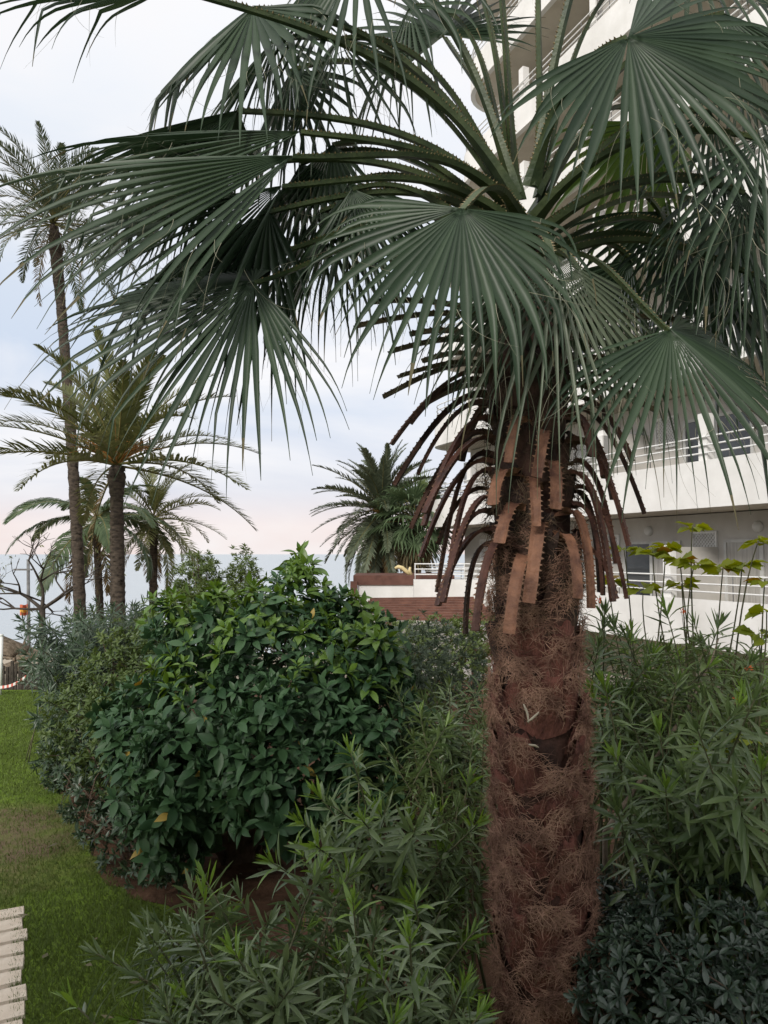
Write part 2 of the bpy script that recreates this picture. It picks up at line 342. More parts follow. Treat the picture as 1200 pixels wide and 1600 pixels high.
# paved strip of pale slabs along the lawn edge
path = structure('path', mesh('path', [(-4, 2, .004), (-1.06, 2, .004), (-2.33, 4.9, .004), (-2.98, 6.3, .004), (-4.2, 6.3, .004)], [[0, 1, 2, 3, 4]], M['soil_pale']), 'stone slab path running toward the beach')
pd = nrm(V(-.46, 1, 0)); pr = V(pd[1], -pd[0], 0)
slabs = []
for k in range(3):
    mb = MB(); n = 5; L_, W_, H_ = 1.3, .182, .024
    xs = np.linspace(-L_, 0, n); ed = rg.normal(0, .006, (n, 2)); b = .008
    top = [(x, -W_ / 2 + b + ed[i, 0], H_) for i, x in enumerate(xs)] + [(x, W_ / 2 - b + ed[i, 1], H_) for i, x in enumerate(xs)]
    low = [(x + (b if i == n - 1 else 0), -W_ / 2 + ed[i, 0], 0) for i, x in enumerate(xs)] + [(x + (b if i == n - 1 else 0), W_ / 2 + ed[i, 1], 0) for i, x in enumerate(xs)]
    f = [(i, i + 1, n + i + 1, n + i) for i in range(n - 1)]
    o_ = 2 * n
    for i in range(n - 1): f += [(o_ + i, o_ + i + 1, i + 1, i), (n + i, n + i + 1, o_ + n + i + 1, o_ + n + i)]
    f += [(n - 1, o_ + n - 1, o_ + 2 * n - 1, 2 * n - 1), (o_, 0, n, o_ + n)]
    mb.add(top + low, f); slabs.append(mesh('paving_slab', np.concatenate(mb.v), mb.f, M['slab'], smooth=False))
e0 = G(33, 1612)[:2]
for k in range(-3, 36):
    if k == 9 or k == 10: continue
    s_ = k * .218
    p_ = V(*e0, 0) + pd * s_ + pr * rg.normal(0, .012)
    if k > 9: p_[0] = -.4985 * p_[1] + rg.normal(0, .012)
    a = math.atan2(pr[1], pr[0]) + rg.normal(0, .02)
    link('paving_slab', slabs[k % 3], path, mat=Matrix.Translation((p_[0], p_[1], .006)) @ Matrix.Rotation(a, 4, 'Z') @ Matrix.Rotation(rg.normal(0, .01), 4, 'X'))

# grass blades
def grass():
    n = 320000
    # denser near the camera
    Y = 3.2 + (17.0 - 3.2) * rg.random(n) ** 1.5; X = -.2 - rg.random(n) * (1.0 + Y * .52)
    slab_edge = np.where(Y < 6.45, -2.33 - (Y - 4.95) * .46, -.497 * Y)
    bed = inpoly(X, Y, BED)
    wr = np.hypot(X + 4.25, Y - 8.1); keep = (X > slab_edge - .015) & (~bed | (rg.random(n) < .02)) & (rg.random(n) > np.clip(1.0 - wr * .40, 0, .85))
    wob = np.sin(X * 2.3 + 1) * np.sin(Y * 1.9) ; keep &= rg.random(n) > .25 * (wob > .3)
    X, Y = X[keep], Y[keep]; n = len(X)
    h = rg.uniform(.02, .055, n); a = rg.random(n) * 6.283; wd = rg.uniform(.0018, .0036, n) * (1 + Y / 12)
    lean = rg.normal(0, .018, (n, 2))
    b0 = np.stack([X - np.cos(a) * wd, Y - np.sin(a) * wd, np.zeros(n)], 1); b1 = np.stack([X + np.cos(a) * wd, Y + np.sin(a) * wd, np.zeros(n)], 1)
    tp = np.stack([X + lean[:, 0], Y + lean[:, 1], h], 1)
    v = np.stack([b0, b1, tp], 1).reshape(-1, 3)
    o = link('grass', mesh('grass', v, np.arange(3 * n).reshape(-1, 3), M['grass'])); tag(o, 'short green grass covering the lawn', 'grass', kind='stuff')
M['grass'] = leafmat('grass_blade', (.082, .122, .030), (.140, .190, .055), .25, .6, .2)
grass()

# leaves fallen on the soil and the lawn edge
def litter():
    v = []; f = []
    for _ in range(420):
        x, y = rg.uniform(-5.2, 1.2), rg.uniform(4.2, 10.5)
        ins = inpoly(np.array([x]), np.array([y]), BED)[0]
        if not ins and rg.random() < .8: continue
        if x < -2.33 - (y - 4.95) * .46: continue
        a = rg.random() * 6.28; l = rg.uniform(.05, .13); w_ = l * rg.uniform(.14, .3); z = .075 if ins else .035
        d = V(math.cos(a), math.sin(a), 0); e = V(-d[1], d[0], 0); c = V(x, y, z + rg.uniform(0, .02)); b = len(v)
        v += [c - d * l / 2, c + e * w_ + UP * rg.uniform(0, .02), c + d * l / 2 + UP * rg.uniform(-.005, .02), c - e * w_ + UP * rg.uniform(0, .02)]; f.append([b, b + 1, b + 2, b + 3])
    o = link('fallen_leaves', mesh('fallen_leaves', v, f, M['fan_tip'])); tag(o, 'dry fallen leaves scattered on soil and lawn', 'leaves', kind='stuff')
litter()

# ------------------------------------------------------------------ apartment building with long white balconies
BO = V(7.5, 15.0, 0); BA = math.atan2(.922, -.387)
bld = thing('apartment_building', 'white apartment block with long rounded balconies behind the fan palm', 'building', BO, rz=BA)
WALL = -1.7; X0 = -9.0
NF = 8
def endx(k): return 16.5 - .5 * k - (.9 if k > 4 else 0)
def edge_path(k, inset=0.0):
    xe = endx(k); r = 1.3; pts = [(x, -inset) for x in np.linspace(X0, xe - r, 14)]
    for a in np.linspace(0, math.pi / 2, 8)[1:]: pts.append((xe - r + (r - inset) * math.sin(a), -r + (r - inset) * math.cos(a)))
    pts.append((xe - inset, WALL - 1.2)); return np.array(pts)
def strip(pa, pb, z0, z1, m=0, mb=None):     # an upright band between two plan curves
    n = len(pa); v = [(*p_, z0) for p_ in pa] + [(*p_, z1) for p_ in pa] + [(*p_, z0) for p_ in pb] + [(*p_, z1) for p_ in pb]; f = []
    for i in range(n - 1):
        f += [(i, n + i, n + i + 1, i + 1), (n + i, 3 * n + i, 3 * n + i + 1, n + i + 1), (2 * n + i, 2 * n + i + 1, 3 * n + i + 1, 3 * n + i), (i, i + 1, 2 * n + i + 1, 2 * n + i)]
    mb.add(v, f, m)
mb = MB()
for k in range(NF):                            # the back wall storey by storey
    z0 = 1.0 + 3 * k; xe = endx(k) - .05
    mb.box((X0, WALL - 3, z0 + .22), (xe - 1.1, WALL, z0 + 2.98))
mb.build('wall', M['greige'], bld)
mb = MB(); mb.box((X0, -7, -.6), (14.0, -2.6, .98)); mb.build('base_wall', M['cream'], bld)
mb = MB(); mb.box((X0, -7, 1 + 3 * NF), (endx(NF - 1), .3, 1.35 + 3 * NF)); mb.build('roof', M['plaster'], bld)
pane_me = {}
def local_box(name, lo, hi, mat, parent, key=None):
    mb = MB(); mb.box(lo, hi); return mb.build(name, mat, parent)
# shared pieces for every bay
mb = MB(); 
for a, b in (((0, 0, 0), (.07, .06, 2.15)), ((2.03, 0, 0), (2.1, .06, 2.15)), ((.07, 0, 2.08), (2.03, .06, 2.15)), ((.07, 0, 0), (2.03, .06, .07)), ((1.0, 0, .07), (1.1, .06, 2.08))): mb.box(a, b)
door_me = mesh('door', np.concatenate(mb.v), mb.f, M['frame'], smooth=False)
mb = MB(); mb.box((.07, .02, .07), (1.0, .035, 2.08)); pane_a = mesh('pane', np.concatenate(mb.v), mb.f, M['glass'], smooth=False)
mb = MB(); mb.box((1.1, .02, .07), (2.03, .035, 2.08)); pane_b = mesh('pane', np.concatenate(mb.v), mb.f, M['glass'], smooth=False)
pane_c = pane_a.copy(); pane_c.materials[0] = M['curtain']; pane_d = pane_b.copy(); pane_d.materials[0] = M['curtain']
def lattice_mesh(wd, ht, step):
    mb = MB(); 
    for a, b in (((0, 0, 0), (.05, .05, ht)), ((wd - .05, 0, 0), (wd, .05, ht)), ((.05, 0, 0), (wd - .05, .05, .05)), ((.05, 0, ht - .05), (wd - .05, .05, ht))): mb.box(a, b)
    for sgn, y in ((1, .012), (-1, .026)):
        c = -ht
        while c < wd + ht:
            # line x = c + sgn*z clipped to the frame
            pts = []
            for z in np.linspace(.05, ht - .05, 40):
                x = c + z if sgn > 0 else c + ht - z
                if .05 <= x <= wd - .05: pts.append((x, z))
            if len(pts) > 2:
                (x1, z1), (x2, z2) = pts[0], pts[-1]; w_ = .016
                mb.add([(x1 - w_, y, z1), (x1 + w_, y, z1), (x2 + w_, y, z2), (x2 - w_, y, z2), (x1 - w_, y + .012, z1), (x1 + w_, y + .012, z1), (x2 + w_, y + .012, z2), (x2 - w_, y + .012, z2)],
                       [(0, 3, 2, 1), (4, 5, 6, 7), (0, 1, 5, 4), (1, 2, 6, 5), (2, 3, 7, 6), (3, 0, 4, 7)])
            c += step
    return mesh('lattice_screen', np.concatenate(mb.v), mb.f, M['metal_w'], smooth=False)
lat_me = lattice_mesh(.78, .80, .095)
mb = MB()
th = np.linspace(0, 2 * math.pi, 15)[:-1]
prof = [(.13, 0), (.13, .05), (.10, .09), (.05, .115), (.004, .12)]
v = [(r * math.cos(a), y, r * math.sin(a)) for r, y in prof for a in th]; n = len(th)
mb.add(v, [(i * n + j, i * n + (j + 1) % n, (i + 1) * n + (j + 1) % n, (i + 1) * n + j) for i in range(len(prof) - 1) for j in range(n)])
lamp_me = mesh('wall_lamp', np.concatenate(mb.v), mb.f, M['lamp'])
mb = MB(); mb.box((0, WALL + .002, 0), (.12, -.34, 1.98)); part_me = mesh('partition', np.concatenate(mb.v), mb.f, M['greige'], smooth=False)
mb = MB(); mb.box((-.06, -.338, -.02), (.18, -.162, 2.02)); edge_me = mesh('partition_edge', np.concatenate(mb.v), mb.f, M['plaster'], smooth=False)
mb = MB(); mb.box((-.12, -.2, 0), (.12, .02, 1.05)); post_me = mesh('balcony_post', np.concatenate(mb.v), mb.f, M['plaster'], smooth=False)
mb = MB(); mb.tube([(0, 0, 0), (0, 0, .52)], .012, 5); upr_me = mesh('railing_upright', np.concatenate(mb.v), mb.f, M['metal_d'])
for k in range(NF):
    z0 = 1.0 + 3 * k; pa, pb = edge_path(k), edge_path(k, .16)
    mb = MB(); strip(pa, pb, z0, z0 + 1.02, mb=mb)
    bal = mb.build('balcony', M['plaster'], bld, smooth=False)
    mb = MB(); inner = edge_path(k, .163); poly = [(*q, z0 + .19) for q in inner] + [(X0, WALL - 1.2, z0 + .19)]; n = len(poly)
    mb.add(poly + [(x, y, z0 + .004) for x, y, _ in poly], [list(range(n))[::-1], list(range(n, 2 * n))] + [(i, (i + 1) % n, n + (i + 1) % n, n + i) for i in range(n)])
    mb.build('balcony_floor', M['cream'], bal)
    mid = edge_path(k, .08)
    for h in (.17, .34, .52):
        mb = MB(); mb.tube(np.c_[mid, np.full(len(mid), z0 + 1.02 + h)], .020, 6); mb.build('handrail', M['metal_w'], bal, smooth=True)
    cum = np.r_[0, np.cumsum(np.linalg.norm(np.diff(mid, axis=0), axis=1))]
    for s_ in np.arange(.6, cum[-1], 1.17):
        x, y = np.interp(s_, cum, mid[:, 0]), np.interp(s_, cum, mid[:, 1]); link('railing_upright', upr_me, bal, (x, y, z0 + 1.025))
    offs = 2.86 if k == 0 else 1.66
    xs = [offs + 3.48 * q * (2 if k == 0 else 1) for q in range(-3, 5)]
    for q, x in enumerate(xs):
        if x < X0 + .3 or x > endx(k) - 2.2: continue
        if k == 0 or q % 2 == 0:
            pt = link('partition', part_me, bld, (x, 0, z0 + .191)); link('partition_edge', edge_me, pt, (0, 0, .003))
        if k: link('balcony_post', post_me, bal, (x + .06, .025 - .16, z0 + 1.021))
    for q in range(-3, 5):
        x = .55 + 3.48 * q + (1.2 if k % 2 else 0)
        if x < X0 + .3 or x > endx(k) - 3.6: continue
        d_ = link('door', door_me, bld, (x, WALL + .001, z0 + .192)); link('pane', pane_c if (q * 3 + k * 5) % 3 == 0 else pane_a, d_); link('pane', pane_d if (q + k) % 2 == 0 else pane_b, d_)
        link('lattice_screen', lat_me, bld, (x + 2.32, WALL + .004, z0 + 1.75)); link('wall_lamp', lamp_me, bld, (x + 2.05 - .9, WALL + .004, z0 + 2.62))

# ------------------------------------------------------------------ unseen block behind the camera, added and sized to shade the near garden
mb = MB(); mb.box((-26, -9, -.1), (26, -1.7, 6.1))
hb = structure('unseen_shade_block', mesh('unseen_shade_block', np.concatenate(mb.v), mb.f, M['plaster'], smooth=False), 'unseen apartment block the view is taken from, added to shade the near garden')
mb = MB(); mb.box((-26, -1.698, 1.25), (26, -.45, 1.42)); mb.build('balcony_floor', M['plaster'], hb)  # unseen balcony slab added along with the shading block

# ------------------------------------------------------------------ beach bar with brown fascia and slatted roof
bb = thing('beach_bar', 'low beach bar with brown roof edge and white panel beside the white building', 'building', P(598, 940, 24) * V(1, 1, 0) + V(0, 0, terr(24)))
o0 = np.array(bb.location)
a0, a1 = P(552, 899, 24), P(650, 899, 24); b0, b1 = P(552, 944, 24), P(650, 944, 24)
zt, zb = a0[2], b0[2]; dep = 3.0
def bbpart(name, lo, hi, mat):
    mb = MB(); mb.box(np.array(lo) - o0, np.array(hi) - o0); return mb.build(name, mat, bb)
bbpart('fascia', (a0[0], 24, zt - .30), (a1[0] + 1.2, 24 + dep, zt), M['brown'])
bbpart('fascia_post', (a0[0] - .09, 23.93, terr(24) - .1), (a0[0] + .13, 23.997, zt - .18), M['brown'])
bbpart('white_panel', (a0[0] + .132, 24.06, zb - .15), (a1[0] + 1.2, 24.2, zt - .302), M['plaster'])
bbpart('wall', (a0[0] + .132, 24.22, terr(24) - .2), (a1[0] + 1.2, 26.8, zb - .16), M['greige'])
# white terrace in front of its far side
t0_, t1_ = P(647, 906, 23.3), P(850, 906, 23.3)
tw = bbpart('terrace_wall', (t0_[0], 23.3, terr(23.3) - .2), (t1_[0], 23.85, t0_[2]), M['plaster'])
for dz in (.16, .32, .48):
    mb = MB(); mb.tube(np.array([(t0_[0] + .02, 23.5, t0_[2] + dz), (t1_[0], 23.5, t0_[2] + dz)]) - o0, .02, 6); mb.build('handrail', M['metal_w'], tw, smooth=True)
for x_ in np.arange(t0_[0] + .04, t1_[0], .75):
    mb = MB(); mb.tube(np.array([(x_, 23.5, t0_[2] + .002), (x_, 23.5, t0_[2] + .5)]) - o0, .016, 6); mb.build('railing_upright', M['metal_w'], tw, smooth=True)
r0, r1 = P(585, 937, 23.2), P(705, 940, 21.5)
pg = thing('pergola', 'brown slatted pergola roof below the beach bar panel', 'pergola', (r0[0] + 1, 21.5, terr(21.5)))
g0 = np.array(pg.location)
A_, B_ = P(578, 938, 23.1), P(740, 936, 23.1); C_, D_ = P(608, 968, 19.2), P(790, 972, 19.2)
nb = 9
for k in range(nb):
    t_ = k / (nb - 1); l_, r_ = A_ + (C_ - A_) * t_, B_ + (D_ - B_) * t_
    mb = MB(); wv = V(0, .10, 0); hz = V(0, 0, .07)
    mb.add(np.array([l_ - wv, r_ - wv, r_ + wv, l_ + wv, l_ - wv + hz, r_ - wv + hz, r_ + wv + hz, l_ + wv + hz]) - g0, [(0, 3, 2, 1), (4, 5, 6, 7), (0, 1, 5, 4), (1, 2, 6, 5), (2, 3, 7, 6), (3, 0, 4, 7)])
    mb.build('slat', M['slat'], pg)
for a, b in ((A_, C_), (B_, D_), ((A_ + B_) / 2, (C_ + D_) / 2)):
    mb = MB(); wv = V(.06, 0, 0); hz = V(0, 0, -.14); dn = V(0, 0, -.004)
    mb.add(np.array([a - wv + dn, b - wv + dn, b + wv + dn, a + wv + dn, a - wv + hz, b - wv + hz, b + wv + hz, a + wv + hz]) - g0, [(0, 3, 2, 1)[::-1], (4, 5, 6, 7)[::-1], (0, 1, 5, 4), (1, 2, 6, 5), (2, 3, 7, 6), (3, 0, 4, 7)])
    mb.build('rafter', M['brown'], pg)
for a in (A_, B_, C_, D_):
    mb = MB(); z = terr(a[1]); mb.box((a[0] - .07 - g0[0], a[1] - .07 - g0[1], z - .1 - g0[2]), (a[0] + .07 - g0[0], a[1] + .07 - g0[1], a[2] - .145 - g0[2])); mb.build('post', M['brown'], pg)
# cream curved fixture on the roof
sw = thing('roof_ornament', 'cream curved tube standing on the brown roof edge', 'ornament', (P(632, 897, 24.6)[0], 24.6, zt))
mb = MB(); q = np.array([P(x, y, 24.6) for x, y in ((617, 888), (622, 885.5), (628, 887), (634, 892), (640, 897.5))]) - np.array(sw.location); mb.tube(q, [.04, .06, .065, .065, .06], 8); mb.build('tube', M['cream_plastic'], sw, smooth=True)
mb = MB(); q = np.array([P(x, y, 24.6) for x, y in ((641, 886), (640, 891), (643, 898.5))]) - np.array(sw.location); mb.tube(q, [.035, .05, .05], 8); mb.build('tube', M['cream_plastic'], sw, smooth=True)

# ------------------------------------------------------------------ leaves and shrubs
def leaf_template(profile, curve=.2, fold=.25, wave=0.0):
    """length 1 along +Y, upper side +Z; profile = [(t, half width)]; curve bends the tip down"""
    v = []; 
    for t, hw in profile:
        z = -curve * t * t; y = t - curve * curve * .6 * t ** 3
        up = fold * hw
        v += [(-hw, y, z + up + wave * math.sin(t * 9)), (0, y, z), (hw, y, z + up - wave * math.sin(t * 9))]
    f = []
    for i in range(len(profile) - 1):
        a = 3 * i; f += [(a, a + 1, a + 4, a + 3), (a + 1, a + 2, a + 5, a + 4)]
    return np.array(v), np.array(f)
OVATE = [(0, .012), (.12, .014), (.2, .085), (.32, .165), (.46, .212), (.6, .208), (.73, .165), (.86, .09), (1, .005)]
LANCE = [(0, .008), (.15, .038), (.4, .072), (.65, .063), (.85, .033), (1, .004)]
SMALL = [(0, .02), (.3, .20), (.6, .20), (1, .01)]
OBOV = [(0, .02), (.3, .10), (.65, .20), (.88, .16), (1, .03)]
LOBED = [(0, .02), (.1, .05), (.25, .34), (.34, .30), (.5, .46), (.6, .38), (.74, .34), (.82, .2), (1, .02)]
def tmpl(profile, curves, fold=.25, wave=0):
    return [leaf_template(profile, c, fold, wave) for c in curves]
TL = {'ovate': tmpl(OVATE, (.05, .18, .32, .5), .30, .012), 'lance': tmpl(LANCE, (-.05, .12, .28, .5), .5), 'small': tmpl(SMALL, (.05, .25), .3),
      'obov': tmpl(OBOV, (.0, .2, .35), .3), 'lobed': tmpl(LOBED, (.1, .25), .25, .02)}
class Leaves:
    def __init__(s, kind): s.kind = kind; s.p = []; s.d = []; s.n = []; s.l = []; s.w = []; s.k = []; s.m = []
    def add(s, p, d, n, l, w=1.0, k=0, m=0): s.p.append(p); s.d.append(d); s.n.append(n); s.l.append(l); s.w.append(w); s.k.append(k); s.m.append(m)
    def frames(s):
        p = np.array(s.p); d = nrm(np.array(s.d)); n = np.array(s.n); n = nrm(n - (n * d).sum(1, keepdims=True) * d)
        x = np.cross(d, n); l = np.array(s.l)[:, None]; w = np.array(s.w)[:, None]
        return p, x * l * w, d * l, n * l
    def build(s, parent, mats, single=0, cell=15):
        """single: how many of the leaves that show largest become parts of their own; the rest is one part"""
        if not s.p: return
        base = np.array(parent.location); p, X, D, Nn = s.frames(); k = np.array(s.k); m = np.array(s.m)
        lone = np.zeros(len(p), bool)
        if single:
            c = p + D * .5; u, v_, dpt = proj(c); size = np.array(s.l) / dpt
            ok = (u > 0) & (u < 1200) & (v_ > 0) & (v_ < 1600)
            best = {}
            for i in np.nonzero(ok)[0]:
                q = (int(u[i] // cell), int(v_[i] // cell))
                if q not in best or dpt[i] < dpt[best[q]]: best[q] = i
            ids = np.array(sorted(best.values(), key=lambda i: -size[i] * abs(np.dot(nrm(Nn[i]), nrm(c[i] - CAM))) ** .5)[:single], int)
            lone[ids] = True
            cache = {}
            for i in ids:
                key = (k[i], m[i])
                if key not in cache:
                    tv, tf = TL[s.kind][k[i]]; cache[key] = mesh('leaf', tv, tf, mats[m[i]])
                mt = Matrix(((X[i][0], D[i][0], Nn[i][0], p[i][0] - base[0]), (X[i][1], D[i][1], Nn[i][1], p[i][1] - base[1]), (X[i][2], D[i][2], Nn[i][2], p[i][2] - base[2]), (0, 0, 0, 1)))
                link('leaf', cache[key], parent, mat=mt)
        vs_, fs_, ms_ = [], [], []; off = 0
        for kk in range(len(TL[s.kind])):
            for mm in range(len(mats)):
                idx = np.nonzero((k == kk) & (m == mm) & ~lone)[0]
                if not len(idx): continue
                tv, tf = TL[s.kind][kk]
                vv = p[idx][:, None] + tv[None, :, 0:1] * X[idx][:, None] + tv[None, :, 1:2] * D[idx][:, None] + tv[None, :, 2:3] * Nn[idx][:, None] - base
                ff = (tf[None] + (np.arange(len(idx)) * len(tv))[:, None, None]).reshape(-1, tf.shape[1]) + off
                vs_.append(vv.reshape(-1, 3)); fs_.append(ff); ms_.append(np.full(len(ff), mm)); off += vv.shape[0] * vv.shape[1]
        if vs_:
            o = link('foliage', mesh('foliage', np.concatenate(vs_), np.concatenate(fs_), mats, np.concatenate(ms_)), parent); o['kind'] = 'stuff'

def rand_dir(r): return nrm(r.normal(size=3))
def perp(d, r):
    a = np.cross(d, rand_dir(r)); return nrm(a)

def blob_shrub(name, label, blobs, base, kind, mats, nros, nleaf, length, seed, single=0, spread=.9, upbias=.5, trunk=None, group=None, cat='shrub', newtop=0.0, shells=((1.0, .60), (.84, .24), (.62, .16)), wid=1.0, zmin=.06, stems=10, cell=15, wood='wood', jitter=.1, droop=.0, twigs=True):
    """a shrub whose outline is a union of ellipsoids (centre, radii), with whorls of leaves through its outer layers"""
    r = np.random.default_rng(seed)
    root = thing(name, label, cat, base, group)
    Lv = Leaves(kind); nk = len(TL[kind])
    C = np.array([b[0] for b in blobs]); Rr = np.array([b[1] for b in blobs]); area = (Rr[:, 0] * Rr[:, 2] + Rr[:, 0] * Rr[:, 1] + Rr[:, 1] * Rr[:, 2]); pr_ = area / area.sum()
    centres = []
    for sh, share in shells:
        want = int(nros * share); got = 0; tries = 0
        while got < want and tries < want * 12:
            tries += 1
            i = r.choice(len(C), p=pr_); u = rand_dir(r)
            p = C[i] + u * Rr[i] * (sh + r.normal(0, jitter * .6))
            if p[2] < zmin: continue
            q = (((p - C) / Rr) ** 2).sum(1); q[i] = 9
            if q.min() < (sh - .12) ** 2: continue
            out = nrm(u / Rr[i]); centres.append((p, out, sh)); got += 1
    ztop = max(c[0][2] for c in centres); zlow = min(c[0][2] for c in centres)
    for p, out, sh in centres:
        ax = nrm(out * (1 - upbias) + UP * upbias + r.normal(0, .25, 3)); e1 = perp(ax, r); e2 = np.cross(ax, e1)
        k0 = r.random() * 6.28; sc = r.uniform(.6, 1.2)
        hf = (p[2] - zlow) / (ztop - zlow + 1e-6)
        new = 1 if (len(mats) > 1 and sh == 1.0 and r.random() < newtop * max(0, (hf - .5) / .5) * max(0, out[2] + .45) ** 1.0) else 0
        nl = int(nleaf * r.uniform(.75, 1.2))
        for j in range(nl):
            a = k0 + j * 2.39996; tt = j / max(1, nl - 1); el_ = math.radians(70 - 75 * tt * spread)
            d = ax * math.sin(el_) + (e1 * math.cos(a) + e2 * math.sin(a)) * math.cos(el_) + r.normal(0, .1, 3) - UP * droop * tt
            n_ = ax * math.cos(el_) - (e1 * math.cos(a) + e2 * math.sin(a)) * math.sin(el_) + UP * .15
            l = length * sc * (.55 + .5 * tt) * r.uniform(.85, 1.15)
            Lv.add(p - ax * (.03 + .10 * tt) * length * 2, d, n_, l, wid * r.uniform(.85, 1.15), r.integers(nk) if tt > .25 else r.integers(max(1, nk - 1)), new)
    Lv.build(root, mats, single, cell)
    # stems from the ground into the crown
    mb = MB(); b_ = np.array(base)
    order = r.permutation(len(centres))[:stems * 5]
    nst = stems
    for j in range(nst):
        q, out, _ = centres[order[j]]; st = b_ + V(r.normal(0, .10), r.normal(0, .10), -.05)
        mid = st + (q - st) * .45 + V(0, 0, .25) * np.linalg.norm(q - st) * .4
        c_ = bez(st, st + (mid - st) * .6 + V(0, 0, .1), mid, q - out * .05, 10)
        rr = (trunk or .02) * r.uniform(.7, 1.1); mb.tube(c_, np.linspace(rr, .005, 10), 6)
        if twigs:
            for jj in range(4):
                q2 = centres[order[(nst + j * 4 + jj) % len(order)]][0]; s2 = c_[5 + jj % 3]
                if np.linalg.norm(q2 - s2) > 1.3: continue
                mb.tube(bez(s2, s2 + (c_[7] - c_[5]) * .8, (s2 + q2) / 2 + UP * .08, q2, 6), np.linspace(rr * .35, .004, 6), 5)
    mb.build('stem', M[wood], root, smooth=True, off=b_)['kind'] = 'stuff'
    return root, centres

def oleander(name, label, base, tips, seed, length=.15, mats=None, single=0, group=None, t0=.45, spacing=.034, newp=.35, cat='oleander', brad=.22, stemr=.011, droopy=.35, cell=15, wood='twig', lean=.35):
    """arching stems with whorls of three narrow leaves"""
    r = np.random.default_rng(seed); base = np.array(base, float)
    root = thing(name, label, cat, base, group); mats = mats or [M['ole'], M['ole_new']]
    Lv = Leaves('lance'); mb = MB()
    for tip in tips:
        tip = np.array(tip, float); b_ = base + V(r.normal(0, brad), r.normal(0, brad), -.03)
        c1 = b_ + (tip - b_) * V(.15, .15, .55); c2 = b_ + (tip - b_) * V(1 - lean, 1 - lean, .82)
        c = bez(b_, c1, c2, tip, 22); seg = np.linalg.norm(np.diff(c, axis=0), axis=1); cum = np.r_[0, np.cumsum(seg)]; tot = cum[-1]
        mb.tube(c, np.linspace(stemr * r.uniform(.8, 1.3), .0032, 22), 5)
        start = tot * t0 * r.uniform(.8, 1.2); start = max(start, tot - r.uniform(.55, .95)); s_ = tot; i = 0; ph = r.random() * 6.28
        new = r.random() < newp
        while s_ > start:
            p = V(*[np.interp(s_, cum, c[:, a]) for a in range(3)]); q = V(*[np.interp(max(0, s_ - .05), cum, c[:, a]) for a in range(3)]); ax = nrm(p - q + 1e-9)
            e1 = nrm(np.cross(ax, V(.3, .8, .1))); e2 = np.cross(ax, e1); back = (tot - s_)
            an = math.radians(min(88, 14 + 62 * min(1, back / .16) ** .7 + max(0, back - .16) * 45))
            for j in range(3):
                if r.random() < .10: continue
                a = ph + j * 2.094 + r.normal(0, .15)
                rad = e1 * math.cos(a) + e2 * math.sin(a)
                d = ax * math.cos(an) + rad * math.sin(an) + r.normal(0, .09, 3) - UP * droopy * min(1, back / .5) * r.random()
                n_ = ax * math.sin(an) - rad * math.cos(an) + r.normal(0, .12, 3)
                l = length * (.55 + .55 * min(1, back / .09)) * r.uniform(.75, 1.15)
                k = 0 if back < .05 else int(r.integers(0, 4)); Lv.add(p, d, n_, l, r.uniform(.8, 1.2), k, 1 if (new and back < .07) else 0)
            ph += 1.047 + r.normal(0, .1); s_ -= spacing * r.uniform(.7, 1.3) * (.5 + min(1, back / .12)); i += 1
    Lv.build(root, mats, single, cell)
    st = mb.build('stem', M[wood], root, smooth=True, off=base); st['kind'] = 'stuff'
    return root
def region_tips(r, n, x, y, Y):               # stem tips spread through a block of space seen at x, y and depth Y
    return [P(r.uniform(*x), r.uniform(*y), r.uniform(*Y)) for _ in range(n)]
def E(px, py, Y, rx, ry, depth):              # an ellipsoid from its outline in the photograph and its depth
    return (P(px, py, Y), V(rx / F * Y, depth, ry / F * Y))

# --- the big broad-leaved shrub
bl = [E(462, 965, 7.2, 62, 85, .45), E(330, 1000, 7.3, 80, 70, .6), E(545, 1030, 7.2, 75, 80, .7), E(430, 1080, 7.0, 150, 110, .9), E(560, 1140, 6.9, 80, 105, .65), E(590, 1060, 7.0, 45, 60, .4),
      E(335, 1120, 6.9, 100, 110, .8), E(440, 1180, 6.7, 130, 100, .8), E(300, 1215, 6.8, 80, 85, .6), E(540, 1225, 6.7, 70, 80, .5), E(245, 1225, 6.9, 60, 75, .45), E(225, 1120, 7.3, 45, 60, .4), E(285, 1275, 6.7, 60, 50, .4), E(275, 1315, 6.6, 50, 32, .3),
      E(440, 1030, 7.9, 140, 90, .5), E(500, 1060, 7.6, 90, 90, .4), E(390, 960, 7.2, 45, 45, .3), E(265, 965, 7.4, 35, 35, .3)]
rb = np.random.default_rng(5)
for _ in range(34):                             # uneven shoots standing out of the outline
    c_, R_ = bl[int(rb.integers(12))]; u_ = nrm(rb.normal(size=3) * V(1, 1, .9) + V(0, -.5, .15)); q_ = c_ + u_ * R_ * rb.uniform(.9, 1.08); k_ = rb.uniform(.13, .26)
    if q_[2] > .35: bl.append((q_, V(k_, k_, k_ * rb.uniform(.7, 1.2))))
big, bigc = blob_shrub('broadleaf_shrub', 'large dense dark green shrub with broad pointed leaves left of the fan palm', bl, G(372, 1345), 'ovate', [M['broad'], M['broad_new']], 1450, 9, .19, 11, single=300, newtop=1.0, trunk=.06, stems=12, upbias=.48, droop=.35, cell=17, jitter=.2, wid=.88, shells=((1.0, .66), (.84, .20), (.62, .14)))
mb = MB(); b_ = np.array(big.location)
